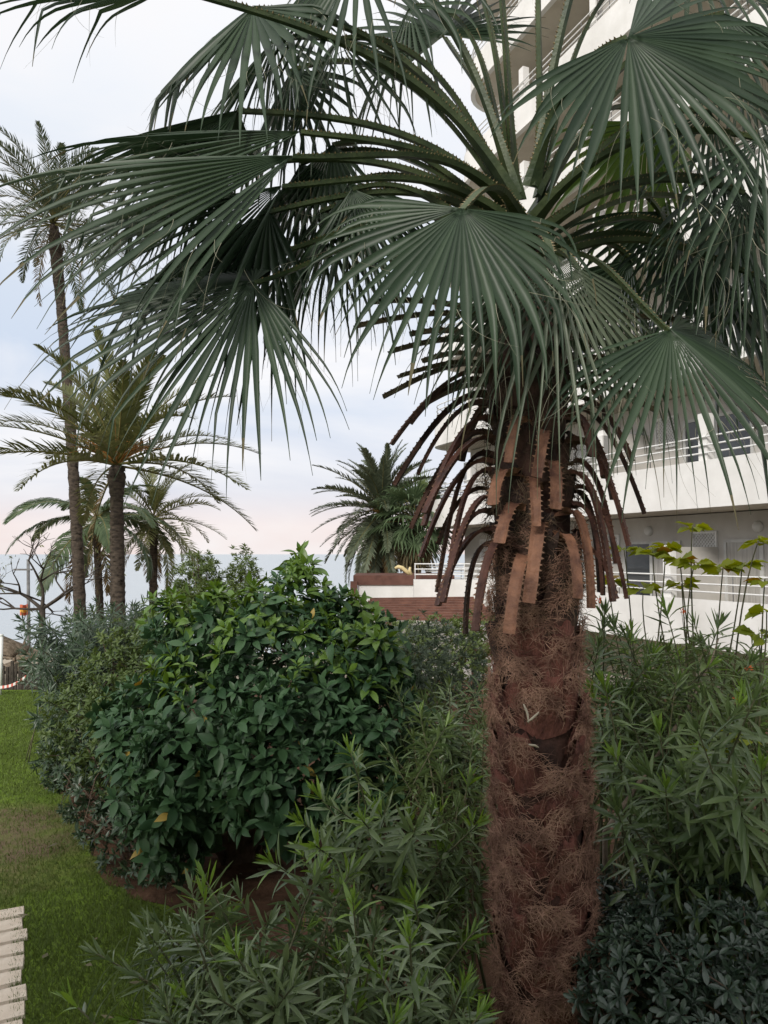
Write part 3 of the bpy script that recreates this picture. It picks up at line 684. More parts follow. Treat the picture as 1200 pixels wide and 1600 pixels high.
for q, r_ in ((P(340, 1180, 6.9), .10), (P(400, 1180, 7.1), .085), (P(430, 1200, 7.2), .06)):
    st = b_ + (q - b_) * V(.25, .2, 0) + V(0, 0, -.05); mb = MB(); mb.tube(bez(st, st + V(0, 0, .35), q - V(0, 0, .3), q, 12), np.linspace(r_, r_ * .6, 12) * (1 + .08 * np.sin(np.arange(12) * 2)), 9); mb.build('trunk', M['wood'], big, smooth=True, off=b_)

# --- shrubs along the lawn, from the big one toward the sea
r = np.random.default_rng(21)
tips = region_tips(r, 95, (30, 150), (965, 1130), (9.6, 12.0)) + region_tips(r, 55, (55, 150), (1090, 1215), (9.0, 10.4)) + region_tips(r, 25, (80, 250), (930, 1010), (10.5, 12.5))
oleander('oleander', 'dark oleander bulging over the lawn at the far end of the shrub row', G(165, 1175), tips, 22, .16, [M['ole_far'], M['ole']], 120, t0=.15, newp=.2, brad=.35, spacing=.04, cell=12)
blob_shrub('privet_shrub', 'light green small-leaved shrub between the oleander and the broad-leaved shrub', [E(205, 1075, 8.4, 75, 85, .6), E(150, 1130, 8.6, 65, 75, .6), E(215, 1160, 8.0, 65, 80, .6), E(235, 1005, 8.8, 45, 50, .5)], G(205, 1235), 'small', [M['privet'], M['tama']], 1150, 11, .085, 23, single=0, upbias=.4, stems=14, jitter=.25, newtop=.4, wid=.8)
blob_shrub('dark_shrub', 'dark low shrub hanging over the bare soil beside the lawn', [E(175, 1215, 8.3, 75, 80, .6), E(225, 1290, 7.6, 75, 70, .6), E(120, 1170, 9.2, 55, 60, .5), E(255, 1340, 7.0, 50, 35, .4)], G(225, 1350), 'small', [M['ole_far'], M['broad']], 800, 10, .095, 24, upbias=.25, stems=12, jitter=.2, wid=.8, newtop=.2)
tips = region_tips(r, 60, (110, 255), (945, 1010), (11.5, 14)) + region_tips(r, 50, (235, 300), (980, 1060), (9.5, 12))
oleander('oleander', 'tall oleander around the date palm trunks behind the broad-leaved shrub', P(215, 1080, 12.5) * V(1, 1, 0), tips, 25, .15, [M['greyl'], M['privet']], 0, t0=.3, brad=.5)
blob_shrub('feathery_bush', 'airy light green bush with two tops behind the broad-leaved shrub', [E(312, 905, 12.5, 34, 38, .4), E(380, 905, 12.5, 24, 40, .35), E(345, 950, 12.3, 75, 40, .6), E(285, 945, 12.6, 30, 30, .4)], P(345, 1060, 12.4) * V(1, 1, 0), 'small', [M['tama'], M['privet']], 1300, 11, .10, 26, upbias=.7, stems=18, jitter=.35, wid=.6, newtop=.2)
blob_shrub('grey_bush', 'grey green small-leaved bush between the broad-leaved shrub and the fan palm', [E(640, 1035, 8.6, 70, 60, .7), E(700, 1040, 8.9, 60, 60, .6), E(620, 1100, 8.2, 70, 70, .6), E(490, 1030, 9.2, 130, 75, .5), E(360, 1010, 9.4, 90, 70, .5)], P(650, 1200, 8.6) * V(1, 1, 0), 'small', [M['greyl'], M['privet']], 1900, 11, .075, 27, upbias=.5, stems=14, jitter=.25, wid=.7)
blob_shrub('low_bush', 'light green bush under the pergola edge', [E(690, 1005, 12.0, 60, 34, .6), E(630, 1000, 12.4, 50, 26, .5), E(745, 1000, 12.0, 45, 34, .6), E(600, 1010, 12.6, 40, 30, .5), E(660, 1040, 11.6, 90, 35, .5)], P(690, 1080, 12.6) * V(1, 1, 0), 'small', [M['tama'], M['privet']], 1100, 10, .105, 28, upbias=.6, stems=12, jitter=.3, wid=.8, newtop=.5)

# --- oleanders
tips = [P(x, y, Y) for x, y, Y in ((545, 1168, 4.9), (495, 1240, 4.6), (520, 1300, 4.5), (470, 1330, 4.3), (575, 1250, 5.0), (620, 1200, 5.4), (640, 1270, 5.0), (690, 1210, 5.2), (715, 1260, 4.9), (735, 1215, 5.3), (590, 1330, 4.6), (660, 1340, 4.8), (420, 1345, 4.3), (560, 1185, 5.3), (740, 1150, 5.6), (700, 1130, 5.9), (655, 1110, 6.2))]
tips += region_tips(r, 34, (440, 770), (1260, 1500), (4.0, 5.2))
oleander('oleander', 'leafy oleander between the broad-leaved shrub and the fan palm trunk', G(650, 1640), tips, 31, .165, None, 300, t0=.4, newp=.55, brad=.28)
tips = [P(x, y, Y) for x, y, Y in ((372, 1398, 3.9), (318, 1392, 3.9), (545, 1365, 3.8), (240, 1440, 3.8), (150, 1490, 3.6), (205, 1520, 3.5), (300, 1450, 3.6), (420, 1440, 3.7), (360, 1480, 3.4), (480, 1450, 3.6), (255, 1560, 3.3), (340, 1560, 3.2), (400, 1530, 3.3), (105, 1560, 3.5), (460, 1540, 3.2))]
tips += region_tips(r, 20, (180, 520), (1440, 1600), (3.2, 3.9)) + region_tips(r, 14, (290, 580), (1350, 1450), (3.8, 4.4))
oleander('oleander', 'sprawling oleander with silvery green leaves at the bottom beside the lawn', V(-.55, 3.5, 0), tips, 32, .155, [M['ole_silver'], M['ole_new']], 300, t0=.45, newp=.4, brad=.2, lean=.55)
tips = [P(x, y, Y) for x, y, Y in ((565, 1420, 3.9), (600, 1500, 3.5), (530, 1490, 3.6), (640, 1440, 3.8), (700, 1400, 4.1), (745, 1450, 3.9), (560, 1560, 3.3), (650, 1550, 3.3), (725, 1540, 3.4), (620, 1590, 3.1))]
tips += region_tips(r, 22, (500, 770), (1400, 1600), (3.2, 4.0))
oleander('oleander', 'bright tipped oleander at the bottom against the fan palm trunk', V(.10, 3.45, 0), tips, 33, .15, [M['ole_silver'], M['ole_new']], 260, t0=.4, newp=.7, brad=.2)
tips = region_tips(r, 60, (590, 780), (1060, 1230), (6.0, 7.6))
oleander('oleander', 'shaded oleander behind the leafy one left of the fan palm', P(690, 1300, 6.8) * V(1, 1, 0), tips, 34, .15, [M['ole'], M['privet']], 120, t0=.2, newp=.3, brad=.35)
tips = [P(x, y, Y) for x, y, Y in ((945, 955, 5.0), (1040, 950, 4.9), (1085, 975, 4.7), (985, 1000, 5.2), (935, 1010, 4.8), (1125, 975, 4.6), (1010, 1040, 4.8), (925, 1080, 4.6), (980, 1110, 4.5), (1060, 1060, 4.7), (1110, 1040, 4.6), (1160, 1080, 4.6), (1030, 1140, 4.4), (1085, 1180, 4.4), (960, 1180, 4.3))]
tips += region_tips(r, 30, (915, 1200), (1010, 1260), (4.4, 5.8)) + region_tips(r, 5, (905, 1010), (960, 1040), (4.8, 5.8))
oleander('oleander', 'tall dark oleander right of the fan palm trunk before the white balcony', V(1.75, 4.9, 0), tips, 35, .17, None, 300, t0=.38, newp=.35, brad=.3)
tips = region_tips(r, 120, (890, 1230), (995, 1200), (6.0, 8.2))
oleander('oleander', 'pale twiggy oleander thicket behind the tall one below the balcony', V(2.9, 6.9, 0), tips, 36, .15, [M['privet'], M['ole_new']], 120, t0=.3, newp=.3, brad=.7)
tips = [P(x, y, Y) for x, y, Y in ((1090, 1140, 3.7), (1140, 1120, 3.8), (1180, 1090, 3.7), (1040, 1230, 3.9), (1010, 1200, 4.1), (1150, 1230, 3.6), (1190, 1200, 3.7))] + region_tips(r, 16, (930, 1190), (1200, 1340), (3.7, 4.3))
oleander('oleander', 'drooping oleander with long hanging leaves right of the trunk', V(1.75, 4.1, 0), tips, 37, .19, None, 200, t0=.5, newp=.2, droopy=1.1, brad=.25)
# dark rosette shrub bottom right
blob_shrub('pittosporum_shrub', 'very dark shrub with small rosettes of leaves in the bottom corner beside the trunk', [E(1120, 1480, 3.9, 150, 110, .5), E(1010, 1560, 3.7, 100, 110, .4), E(1180, 1420, 4.1, 100, 80, .5), E(1130, 1620, 3.5, 150, 100, .4), E(960, 1480, 4.2, 60, 110, .3)], V(1.75, 3.85, 0), 'obov', [M['pitt'], M['ole_far']], 1500, 10, .075, 41, single=300, wid=.75, upbias=.35, stems=16, cell=14, newtop=.15)
# bare leaning branches between
for k, (lab, pts, r0_) in enumerate((('pale bare branch leaning up beside the fan palm trunk', [(952, 1510, 3.9), (1000, 1390, 4.0), (1060, 1345, 4.2), (1140, 1300, 4.4)], .020), ('pale bare branch rising through the right oleander', [(945, 1300, 4.3), (1030, 1180, 4.6), (1090, 1090, 5.0), (1110, 1030, 5.2)], .014))):
    q = np.array([P(*a) for a in pts]); st = V(q[0][0], q[0][1] + .05, -.03); th_ = thing('bare_branch', lab, 'branch', st, 'bare branches in the right shrubs')
    mb = MB(); c = np.concatenate([bez(st, st + V(0, 0, .3), q[0] - V(0, 0, .2), q[0], 6)[:-1], bez(*q, 14)]); mb.tube(c, np.linspace(r0_ * 1.3, r0_ * .5, len(c)), 7)
    s2 = c[12]; mb.tube(bez(s2, s2 + V(.05, 0, .15), s2 + V(.2, .05, .25), s2 + V(.3, .1, .5), 8), np.linspace(r0_ * .6, .004, 8), 6); mb.build('branch', M['wood_pale'], th_, smooth=True, off=st)
# --- tall thin shrub with clusters of yellow green leaves
r = np.random.default_rng(51)
ys = thing('yellow_leaved_shrub', 'tall thin-stemmed shrub topped by yellow green leaf clusters before the balcony', 'shrub', V(2.45, 5.6, 0)); yb = np.array(ys.location); Lv = Leaves('lobed'); mb = MB(); fl = Leaves('small')
for x, y, Y in ((1082, 822, 5.5), (1062, 872, 5.5), (1085, 880, 5.4), (1185, 845, 5.2), (1130, 885, 5.5), (1160, 880, 5.4), (1020, 862, 5.7), (975, 858, 5.8), (1195, 905, 5.2), (1065, 912, 5.6), (1005, 918, 5.7), (1198, 955, 5.1), (1185, 990, 5.2), (1120, 1170, 5.0), (1160, 1150, 5.0), (1040, 855, 5.7), (955, 905, 5.9)):
    tp_ = P(x, y, Y); st = yb + V(r.normal(0, .3), r.normal(0, .2), -.03); c = bez(st, st + V(0, 0, .8), tp_ + V(r.normal(-.05, .08), .05, -.6), tp_, 16); mb.tube(c, np.linspace(.012, .004, 16), 5)
    for j in range(11):
        a = j * 2.4 + r.random(); d = V(math.cos(a), math.sin(a), r.uniform(-.25, .35)); Lv.add(tp_ + V(0, 0, -.01) + d * .02, d, UP + r.normal(0, .3, 3), r.uniform(.09, .16), r.uniform(.6, .95), int(r.integers(2)), 0)
Lv.build(ys, [M['yell']], 120, 8); mb.build('stem', M['twig'], ys, smooth=True, off=yb)['kind'] = 'stuff'
for x, y, Y in ((1065, 955, 5.3), (935, 938, 4.9), (1170, 1045, 5.0), (1130, 1280, 4.4), (1150, 1095, 4.9)):
    c = P(x, y, Y); f_ = Leaves('small')
    mbf = MB()
    for j in range(16):
        d = nrm(r.normal(size=3) + V(0, 0, .5)); e = perp(d, r) * .005; q = c + d * .005 - yb; mbf.add([q, q + d * .014 + e, q + d * .025, q + d * .014 - e], [(0, 1, 2, 3)])
    st = yb + V(r.normal(0, .2), r.normal(0, .2), 0); mbf.tube(bez(st, st + V(0, 0, .8), c - V(0, 0, .4), c, 10) - yb, np.linspace(.006, .002, 10), 4, m=1)
    o = mbf.build('flower', [M['flower'], M['twig']], ys)

# ------------------------------------------------------------------ the big fan palm
FP_AX = np.array([P(868, 1766, 4.0), P(856, 1600, 4.0), P(846, 1300, 4.0), P(838, 1000, 4.0), P(828, 700, 4.0), P(822, 500, 4.0), P(822, 300, 4.0)]); FP_AX[0][2] = 0
def axis(z):
    return V(np.interp(z, FP_AX[:, 2], FP_AX[:, 0]), 4.0, z)
def trad(z):                                   # bare trunk radius with height
    return float(np.interp(z, [0, .6, 1.6, 2.6, 3.2, 3.7, 4.3, 4.8], [.232, .220, .210, .200, .195, .19, .16, .10]))
ZT = FP_AX[-1][2]
fp = thing('fan_palm', 'tall fan palm with shaggy brown trunk and cut leaf stalks in the middle', 'palm', (FP_AX[0][0], 4.0, 0)); fb = np.array(fp.location)
r = np.random.default_rng(77)
mb = MB(); zs = np.linspace(-.05, ZT - .24, 90); K = 30; v = []
for z in zs:
    a = np.arange(K) / K * 2 * math.pi; rr = trad(z) * .93 + r.normal(0, .006, K) + .008 * np.sin(a * 5 + z * 11); c = axis(z)
    v += [(c[0] + math.cos(t) * q, c[1] + math.sin(t) * q, z) for t, q in zip(a, rr)]
mb.add(v, [(i * K + j, i * K + (j + 1) % K, (i + 1) * K + (j + 1) % K, (i + 1) * K + j) for i in range(len(zs) - 1) for j in range(K)])
trunk = mb.build('trunk', M['trunk'], fp, smooth=True, off=fb)
# leaf bases: overlapping shields wrapped round the trunk
def boot_mesh(mat, wid, ht, proud, split, seed):
    q = np.random.default_rng(seed); nx, ny = 7, 6; v = []
    for j in range(ny):
        t = j / (ny - 1); hw = wid * (1 - .68 * t ** .8)
        for i in range(nx):
            s = i / (nx - 1) * 2 - 1; ang = s * hw / .21
            rad = .198 + proud * t ** 1.2 * (1 - .35 * abs(s)) + q.normal(0, .003)
            z = ht * t - .35 * ht * (1 - abs(s)) * (1 - t) * split + q.normal(0, .004) + (q.normal(0, .012) if j == ny - 1 else 0)
            v.append((rad * math.cos(ang), rad * math.sin(ang), z))
    f = [(j * nx + i, j * nx + i + 1, (j + 1) * nx + i + 1, (j + 1) * nx + i) for j in range(ny - 1) for i in range(nx - 1)]
    base = len(v); top = [(ny - 1) * nx + i for i in range(nx)]      # broken upper rim with thickness
    for i in top: x, y, z = v[i]; k = 1 - .028 / math.hypot(x, y); v.append((x * k, y * k, z - .012))
    f += [(top[i], top[i + 1], base + i + 1, base + i) for i in range(nx - 1)]
    return mesh('leaf_base', v, f, mat)
boots_lo = [boot_mesh(M['boot'], .15 + .03 * (k % 2), .19 + .02 * k, .03 + .007 * k, .8, k) for k in range(4)]
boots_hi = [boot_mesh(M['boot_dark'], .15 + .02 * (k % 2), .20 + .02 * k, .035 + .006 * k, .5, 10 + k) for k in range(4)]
boots = []
z = .02; k = 0
while z < 4.25:
    a = k * 2.39996 + r.normal(0, .26); c = axis(z); sc = trad(z) / .205
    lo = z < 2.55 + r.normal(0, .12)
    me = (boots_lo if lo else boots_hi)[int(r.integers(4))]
    mt = Matrix.Translation(Vector(c - fb)) @ Matrix.Rotation(a, 4, 'Z') @ Matrix.Rotation(r.normal(0, .22), 4, 'X') @ Matrix.Translation((0, 0, r.normal(0, .03))) @ Matrix.Diagonal((sc * r.uniform(.97, 1.06), sc * r.uniform(.97, 1.06), r.uniform(.6, 1.25), 1))
    link('leaf_base', me, trunk, mat=mt); boots.append((z, a, sc)); z += .030; k += 1
# fibres torn off the leaf bases
def ribbons(starts, dirs, length, width, curl, rr, segs=4, grav=.15):
    n = len(starts); v = np.zeros((n, segs + 1, 2, 3)); p = starts.copy(); d = nrm(dirs)
    bend = rr.normal(0, 1, (n, 3)) * curl; L = length / segs
    for i in range(segs + 1):
        side = nrm(np.cross(d, nrm(p - CAM))); wd = (width * (1 - .8 * i / segs))[:, None]
        v[:, i, 0] = p - side * wd; v[:, i, 1] = p + side * wd
        p = p + d * L[:, None]; d = nrm(d + bend / segs + V(0, 0, -grav))
    a = np.arange(segs)[None] * 2 + (np.arange(n) * (segs + 1) * 2)[:, None]; a = a.ravel()
    return v.reshape(-1, 3), np.stack([a, a + 1, a + 3, a + 2], 1)
def fibres(name, n, zlo, zhi, mat, lmin, lmax, w, seed, zpow=1.0):
    q = np.random.default_rng(seed); bs = [b for b in boots if zlo < b[0] < zhi]; st = []; dr = []
    wts = np.array([(1.15 - (b[0] - zlo) / (zhi - zlo)) ** zpow * (1.0 if q.random() < .85 else .4) for b in bs]); wts /= wts.sum()
    while len(st) < n:
        i = q.choice(len(bs), p=wts); z, a, sc = bs[i]; s0 = q.uniform(-1, 1); rim = q.random() < .75; t0_ = q.uniform(.7, 1.05) if rim else q.random()
        lead = (q.uniform(.0, .22), q.normal(0, .9), q.normal(-.05, .4))
        for _ in range(int(q.integers(4, 22))):
            s = np.clip(s0 + q.normal(0, .8), -1.4, 1.4); t = np.clip(t0_ + q.normal(0, .16), -.1, 1.15)
            hw = .16 * (1 - .66 * t) * sc; ang = a + (s * hw if rim else np.sign(s0) * hw) / (.21 * sc); rad = trad(z) + .010 + .03 * t
            zz = z + .2 * t; c = axis(zz); o = V(math.cos(ang), math.sin(ang), 0); tg = V(-o[1], o[0], 0)
            st.append(c + o * rad); dr.append(o * (lead[0] + q.normal(0, .12)) + tg * (lead[1] + q.normal(0, .45)) + UP * (lead[2] + q.normal(0, .35)))
    st = st[:n]; dr = dr[:n]
    st = np.array(st); ln = q.uniform(lmin, lmax, n) * q.uniform(.5, 1, n)
    v, f = ribbons(st, np.array(dr), ln, np.full(n, w) * q.uniform(.6, 1.6, n), .85, q)
    o = link(name, mesh(name, v - fb, f, mat), trunk); o['kind'] = 'stuff'
fibres('fibre', 36000, .15, 2.95, M['fibre'], .03, .125, .0013, 5, .35)
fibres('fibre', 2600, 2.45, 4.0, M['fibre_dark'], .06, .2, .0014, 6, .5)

# stalks: flattened, toothed along both edges
def stalk_mesh(name, c, hw, th, nref, mats, tooth=.013, step=.026, seed=0, cut=True):
    """c: centre line, hw: half width along it, th: thickness, nref: the upper side"""
    q = np.random.default_rng(seed); c = np.asarray(c); n = len(c); t = nrm(np.gradient(c, axis=0))
    up = np.broadcast_to(nref, (n, 3)); side = nrm(np.cross(t, up)); nn = np.cross(side, t)
    hw = np.broadcast_to(hw, (n,))[:, None]; th = np.broadcast_to(th, (n,))[:, None]
    ring = np.stack([c - side * hw, c - side * hw * .45 - nn * th * .25, c + side * hw * .45 - nn * th * .25, c + side * hw, c + side * hw * .55 - nn * th * .9, c - side * hw * .55 - nn * th * .9], 1)
    K = 6; mb = MB()
    f = [(i * K + j, i * K + (j + 1) % K, (i + 1) * K + (j + 1) % K, (i + 1) * K + j) for i in range(n - 1) for j in range(K)] + [list(range(K))[::-1], [(n - 1) * K + j for j in range(K)]]
    mb.add(ring, f)
    cum = np.r_[0, np.cumsum(np.linalg.norm(np.diff(c, axis=0), axis=1))]
    if tooth:
        for sg in (-1, 1):
            s = cum[-1] * .10
            while s < cum[-1] * .985:
                g = lambda arr: np.array([np.interp(s, cum, arr[:, a]) for a in range(arr.shape[1])])
                p, sd, tt, h, un = g(c), g(side), g(t), g(hw)[0], g(nn)
                e = p + sd * sg * h; k = tooth * q.uniform(.6, 1.25)
                mb.add([e - tt * k * .55 - sd * sg * .002, e + tt * k * .55 - sd * sg * .002, e + sd * sg * k * 1.05 + tt * k * q.uniform(-.1, .5) + un * k * .2, e - un * .005], [(0, 1, 2), (0, 2, 3), (1, 3, 2)], 1)
                s += step * q.uniform(.75, 1.3)
    return mesh(name, np.concatenate(mb.v) - fb, mb.f, mats, mb.m, smooth=False)
# cut stalks: (start y, azimuth in degrees seen from above with 270 = to the camera, end x, end y, end depth, state)
CUT = [(500, 200, 553, 507, 3.75, 1), (535, 190, 607, 547, 3.8, 1), (560, 172, 597, 618, 4.05, 1), (548, 160, 660, 562, 4.25, 1), (575, 205, 622, 585, 3.75, 1), (590, 150, 658, 632, 4.3, 1), (585, 195, 610, 692, 3.8, 2), (612, 165, 614, 757, 4.1, 2),
       (655, 195, 660, 820, 3.78, 3), (670, 160, 640, 825, 4.15, 2), (705, 180, 680, 925, 3.95, 2), (690, 205, 662, 800, 3.72, 3), (735, 190, 700, 895, 3.82, 3), (765, 170, 682, 850, 4.1, 2),
       (775, 205, 690, 940, 3.68, 3), (830, 195, 682, 945, 3.75, 3), (845, 222, 742, 985, 3.62, 3), (850, 180, 725, 990, 3.9, 2), (870, 250, 795, 990, 3.58, 3), (820, 268, 826, 942, 3.6, 3), (760, 262, 838, 822, 3.62, 3),
       (735, 284, 868, 795, 3.62, 3), (800, 312, 925, 950, 3.66, 3), (840, 296, 903, 935, 3.6, 3), (670, 250, 795, 722, 3.65, 3), (750, 234, 770, 788, 3.62, 3), (800, 244, 780, 848, 3.62, 3),
       (640, 345, 1010, 802, 3.85, 2), (690, 330, 985, 852, 3.75, 3), (760, 345, 982, 935, 3.88, 3), (740, 322, 960, 940, 3.7, 3), (765, 5, 940, 925, 4.1, 2), (860, 335, 965, 935, 3.78, 3), (660, 318, 925, 712, 3.68, 3),
       (590, 340, 1035, 606, 3.8, 1), (600, 350, 1028, 640, 3.9, 1), (605, 325, 950, 628, 3.72, 1), (700, 345, 945, 745, 3.8, 3), (520, 15, 1000, 530, 4.2, 1), (505, 350, 1075, 500, 4.0, 1),
       (480, 175, 575, 470, 4.1, 1), (520, 165, 640, 520, 4.15, 1), (600, 185, 640, 660, 3.95, 2), (630, 178, 650, 740, 4.0, 2), (720, 188, 655, 870, 3.9, 3), (800, 175, 700, 900, 4.0, 2), (560, 5, 985, 570, 4.05, 1), (575, 335, 960, 575, 3.7, 1), (625, 352, 990, 720, 4.0, 2), (655, 5, 960, 780, 4.1, 2), (720, 352, 965, 880, 3.95, 3), (790, 340, 945, 930, 3.8, 3), (690, 278, 838, 745, 3.6, 3), (640, 60, 880, 760, 4.4, 2), (700, 110, 790, 840, 4.4, 2), (780, 80, 850, 900, 4.42, 2), (620, 130, 720, 720, 4.4, 2)]
CM = {1: [M['stalk_old'], M['tooth_dead']], 2: [M['boot_dark'], M['tooth_dead']], 3: [M['stalk_dead'], M['tooth_dead']]}
for i, (sy, az, ex, ey, eY, st) in enumerate(CUT):
    z = P(822, sy, 4)[2]; a = math.radians(az); o = V(math.cos(a), math.sin(a), 0); s = axis(z) + o * trad(z) * .9 - UP * .03
    e = P(ex, ey, eY); ln = np.linalg.norm(e - s)
    if st == 1: p1 = s + o * ln * .35 + UP * .07; p2 = e - nrm(e - s) * ln * .4 + UP * .06
    else: p1 = s + o * ln * .22 + UP * .13; p2 = s + (e - s) * .45 + o * .10 + UP * .12
    c = bez(s, p1, p2, e, 18); tt = np.linspace(0, 1, 18)
    w0 = .029 if st == 1 else r.uniform(.026, .036)
    hw = w0 * (1 + 1.0 * np.maximum(0, 1 - tt * 2.6) ** 1.6) * (1 - .15 * tt) * (1 + r.normal(0, .035, 18))
    ref = nrm(o * .8 + UP * .6) if st != 1 else nrm(UP + o * .3)
    link('cut_stalk', stalk_mesh('cut_stalk', c, hw, .022, ref, CM[st] if st != 3 or 222 < az < 318 else [M['stalk_maroon'], M['tooth_dead']], .0125, .030, i), fp)

# leaves
def fan_blade(H, A, Nn, R, spread, nseg, droop, fold, q, split=.46, K=13, kink=.12, bend=0.0, wide=1.0, side=0.0, miss=.04):
    A = nrm(A); Nn = nrm(Nn - np.dot(Nn, A) * A); B = np.cross(Nn, A); vs_ = []; fs_ = []; mi_ = []; dth = spread / nseg; tips = []
    for i in range(nseg):
        th = -spread / 2 + dth * (i + .5); rel = abs(th) / (spread / 2)
        if q.random() < miss and rel > .25: continue
        sdm = 1 + side * max(0.0, math.sin(th)) * 4.0 if side > 0 else 1 - side * max(0.0, -math.sin(th)) * 2.2
        L = R * (1.05 - .30 * rel ** 2) * q.uniform(.88, 1.10); d = nrm(A * math.cos(th) + B * math.sin(th) - Nn * fold * abs(math.sin(min(abs(th), math.pi / 2))))
        p = H.copy(); dl = L / K; g = droop * q.uniform(.6, 1.6) * sdm; kk = q.uniform(.5, .82) if q.random() < kink else 9; ks = q.uniform(.6, 1.5); done = False
        wob = q.normal(0, .05, 3)
        sp = split * q.uniform(.72, 1.15); w_sp = sp * L * math.tan(dth / 2) * 1.14 * wide; rows = []; hangt = q.uniform(.5, .85); fil = q.uniform(.7, 1.3)
        tw = q.normal(0, .25)
        for k in range(K + 1):
            t = k / K
            n = nrm(Nn - np.dot(Nn, d) * d); sd = np.cross(d, n)
            if t > sp: a_ = tw * (t - sp) * 2; n, sd = n * math.cos(a_) + sd * math.sin(a_), sd * math.cos(a_) - n * math.sin(a_)
            hw = max(.0022, t * L * math.tan(dth / 2) * 1.14 * wide) if t <= sp else max(.0012, w_sp * (1 - (t - sp) / (1 - sp)) ** (.95 * fil))
            pl = hw * .95
            rows += [p - sd * hw, p - n * pl, p + sd * hw]
            sm = max(0, (t - .30) / .70); d = d - UP * g * sm ** 1.4 * 3.0 / K - Nn * bend / K + wob * sm * 2.5 / K - UP * (g * 4.2 / K if t > hangt else 0)
            if t > kk and not done: d = nrm(d) * .5 - UP * ks; done = True
            d = nrm(d); p = p + d * dl
        o = len(vs_); vs_ += rows; tips.append((rows[3 * int(K * .55)], d))
        dry = K - (int(q.integers(1, 3)) if q.random() < .3 else 0)
        for k in range(K): a = o + 3 * k; mi_ += [1 if k >= dry else 0] * 2; fs_ += [(a, a + 1, a + 4, a + 3), (a + 1, a + 2, a + 5, a + 4)]
    fan_blade.midx = mi_
    return np.array(vs_), np.array(fs_), tips
def frond(H, A, Nn, R, spread=230, nseg=30, droop=.5, fold=.25, seed=0, sy=360, kink=.12, mat=None, bend=.15, split=.40, arc=.5, threads=26, hw=.034, stalk=True, width=1.0, side=0.0, miss=.05):
    """one palm leaf: toothed stalk from the crown to H, pleated fan, loose threads"""
    q = np.random.default_rng(900 + seed); H = np.array(H, float)
    z = P(822, sy, 4)[2]; c0 = axis(z); o = H - c0; o[2] = 0; o = nrm(o); s = c0 + o * trad(z) * .55; ln = np.linalg.norm(H - s)
    p1 = s + nrm(o * (1 - arc) + UP * arc) * ln * .42; p2 = H - nrm(nrm(np.array(A, float)) * .45 + nrm(H - s) * .55) * ln * .35 + UP * .05
    c = bez(s, p1, p2, H, 24); tt = np.linspace(0, 1, 24)
    w_ = hw * (1 + 1.0 * np.maximum(0, 1 - tt * 4) ** 1.5) * (1 - .45 * tt)
    sdv = nrm(np.cross(nrm(H - s), UP)); ref = nrm(np.cross(sdv, nrm(H - s)))
    st = link('frond', stalk_mesh('frond', c, w_, .030 * (1 - .4 * tt), ref, [M['stalk'], M['tooth']], .011, .024, seed), fp)
    v, f, tips = fan_blade(H, np.array(A, float), np.array(Nn, float), R, math.radians(spread), nseg, droop, fold, q, split=split, kink=kink, bend=bend, wide=width, side=side, miss=miss)
    link('blade', mesh('blade', v - fb, f, [mat or M['fan'], M['fan_tip']], fan_blade.midx), st)
    # the tongue where stalk and blade meet
    if threads:
        idx = q.choice(len(tips), min(threads, len(tips)), replace=False); ps = np.array([tips[i][0] for i in idx]); ds = np.array([tips[i][1] for i in idx]) + q.normal(0, .5, (len(idx), 3))
        v, f = ribbons(ps, ds, q.uniform(.15, .45, len(idx)), np.full(len(idx), .0010), 1.1, q, segs=9, grav=.10)
        t_ = link('thread', mesh('thread', v - fb, f, M['thread']), st); t_['kind'] = 'stuff'
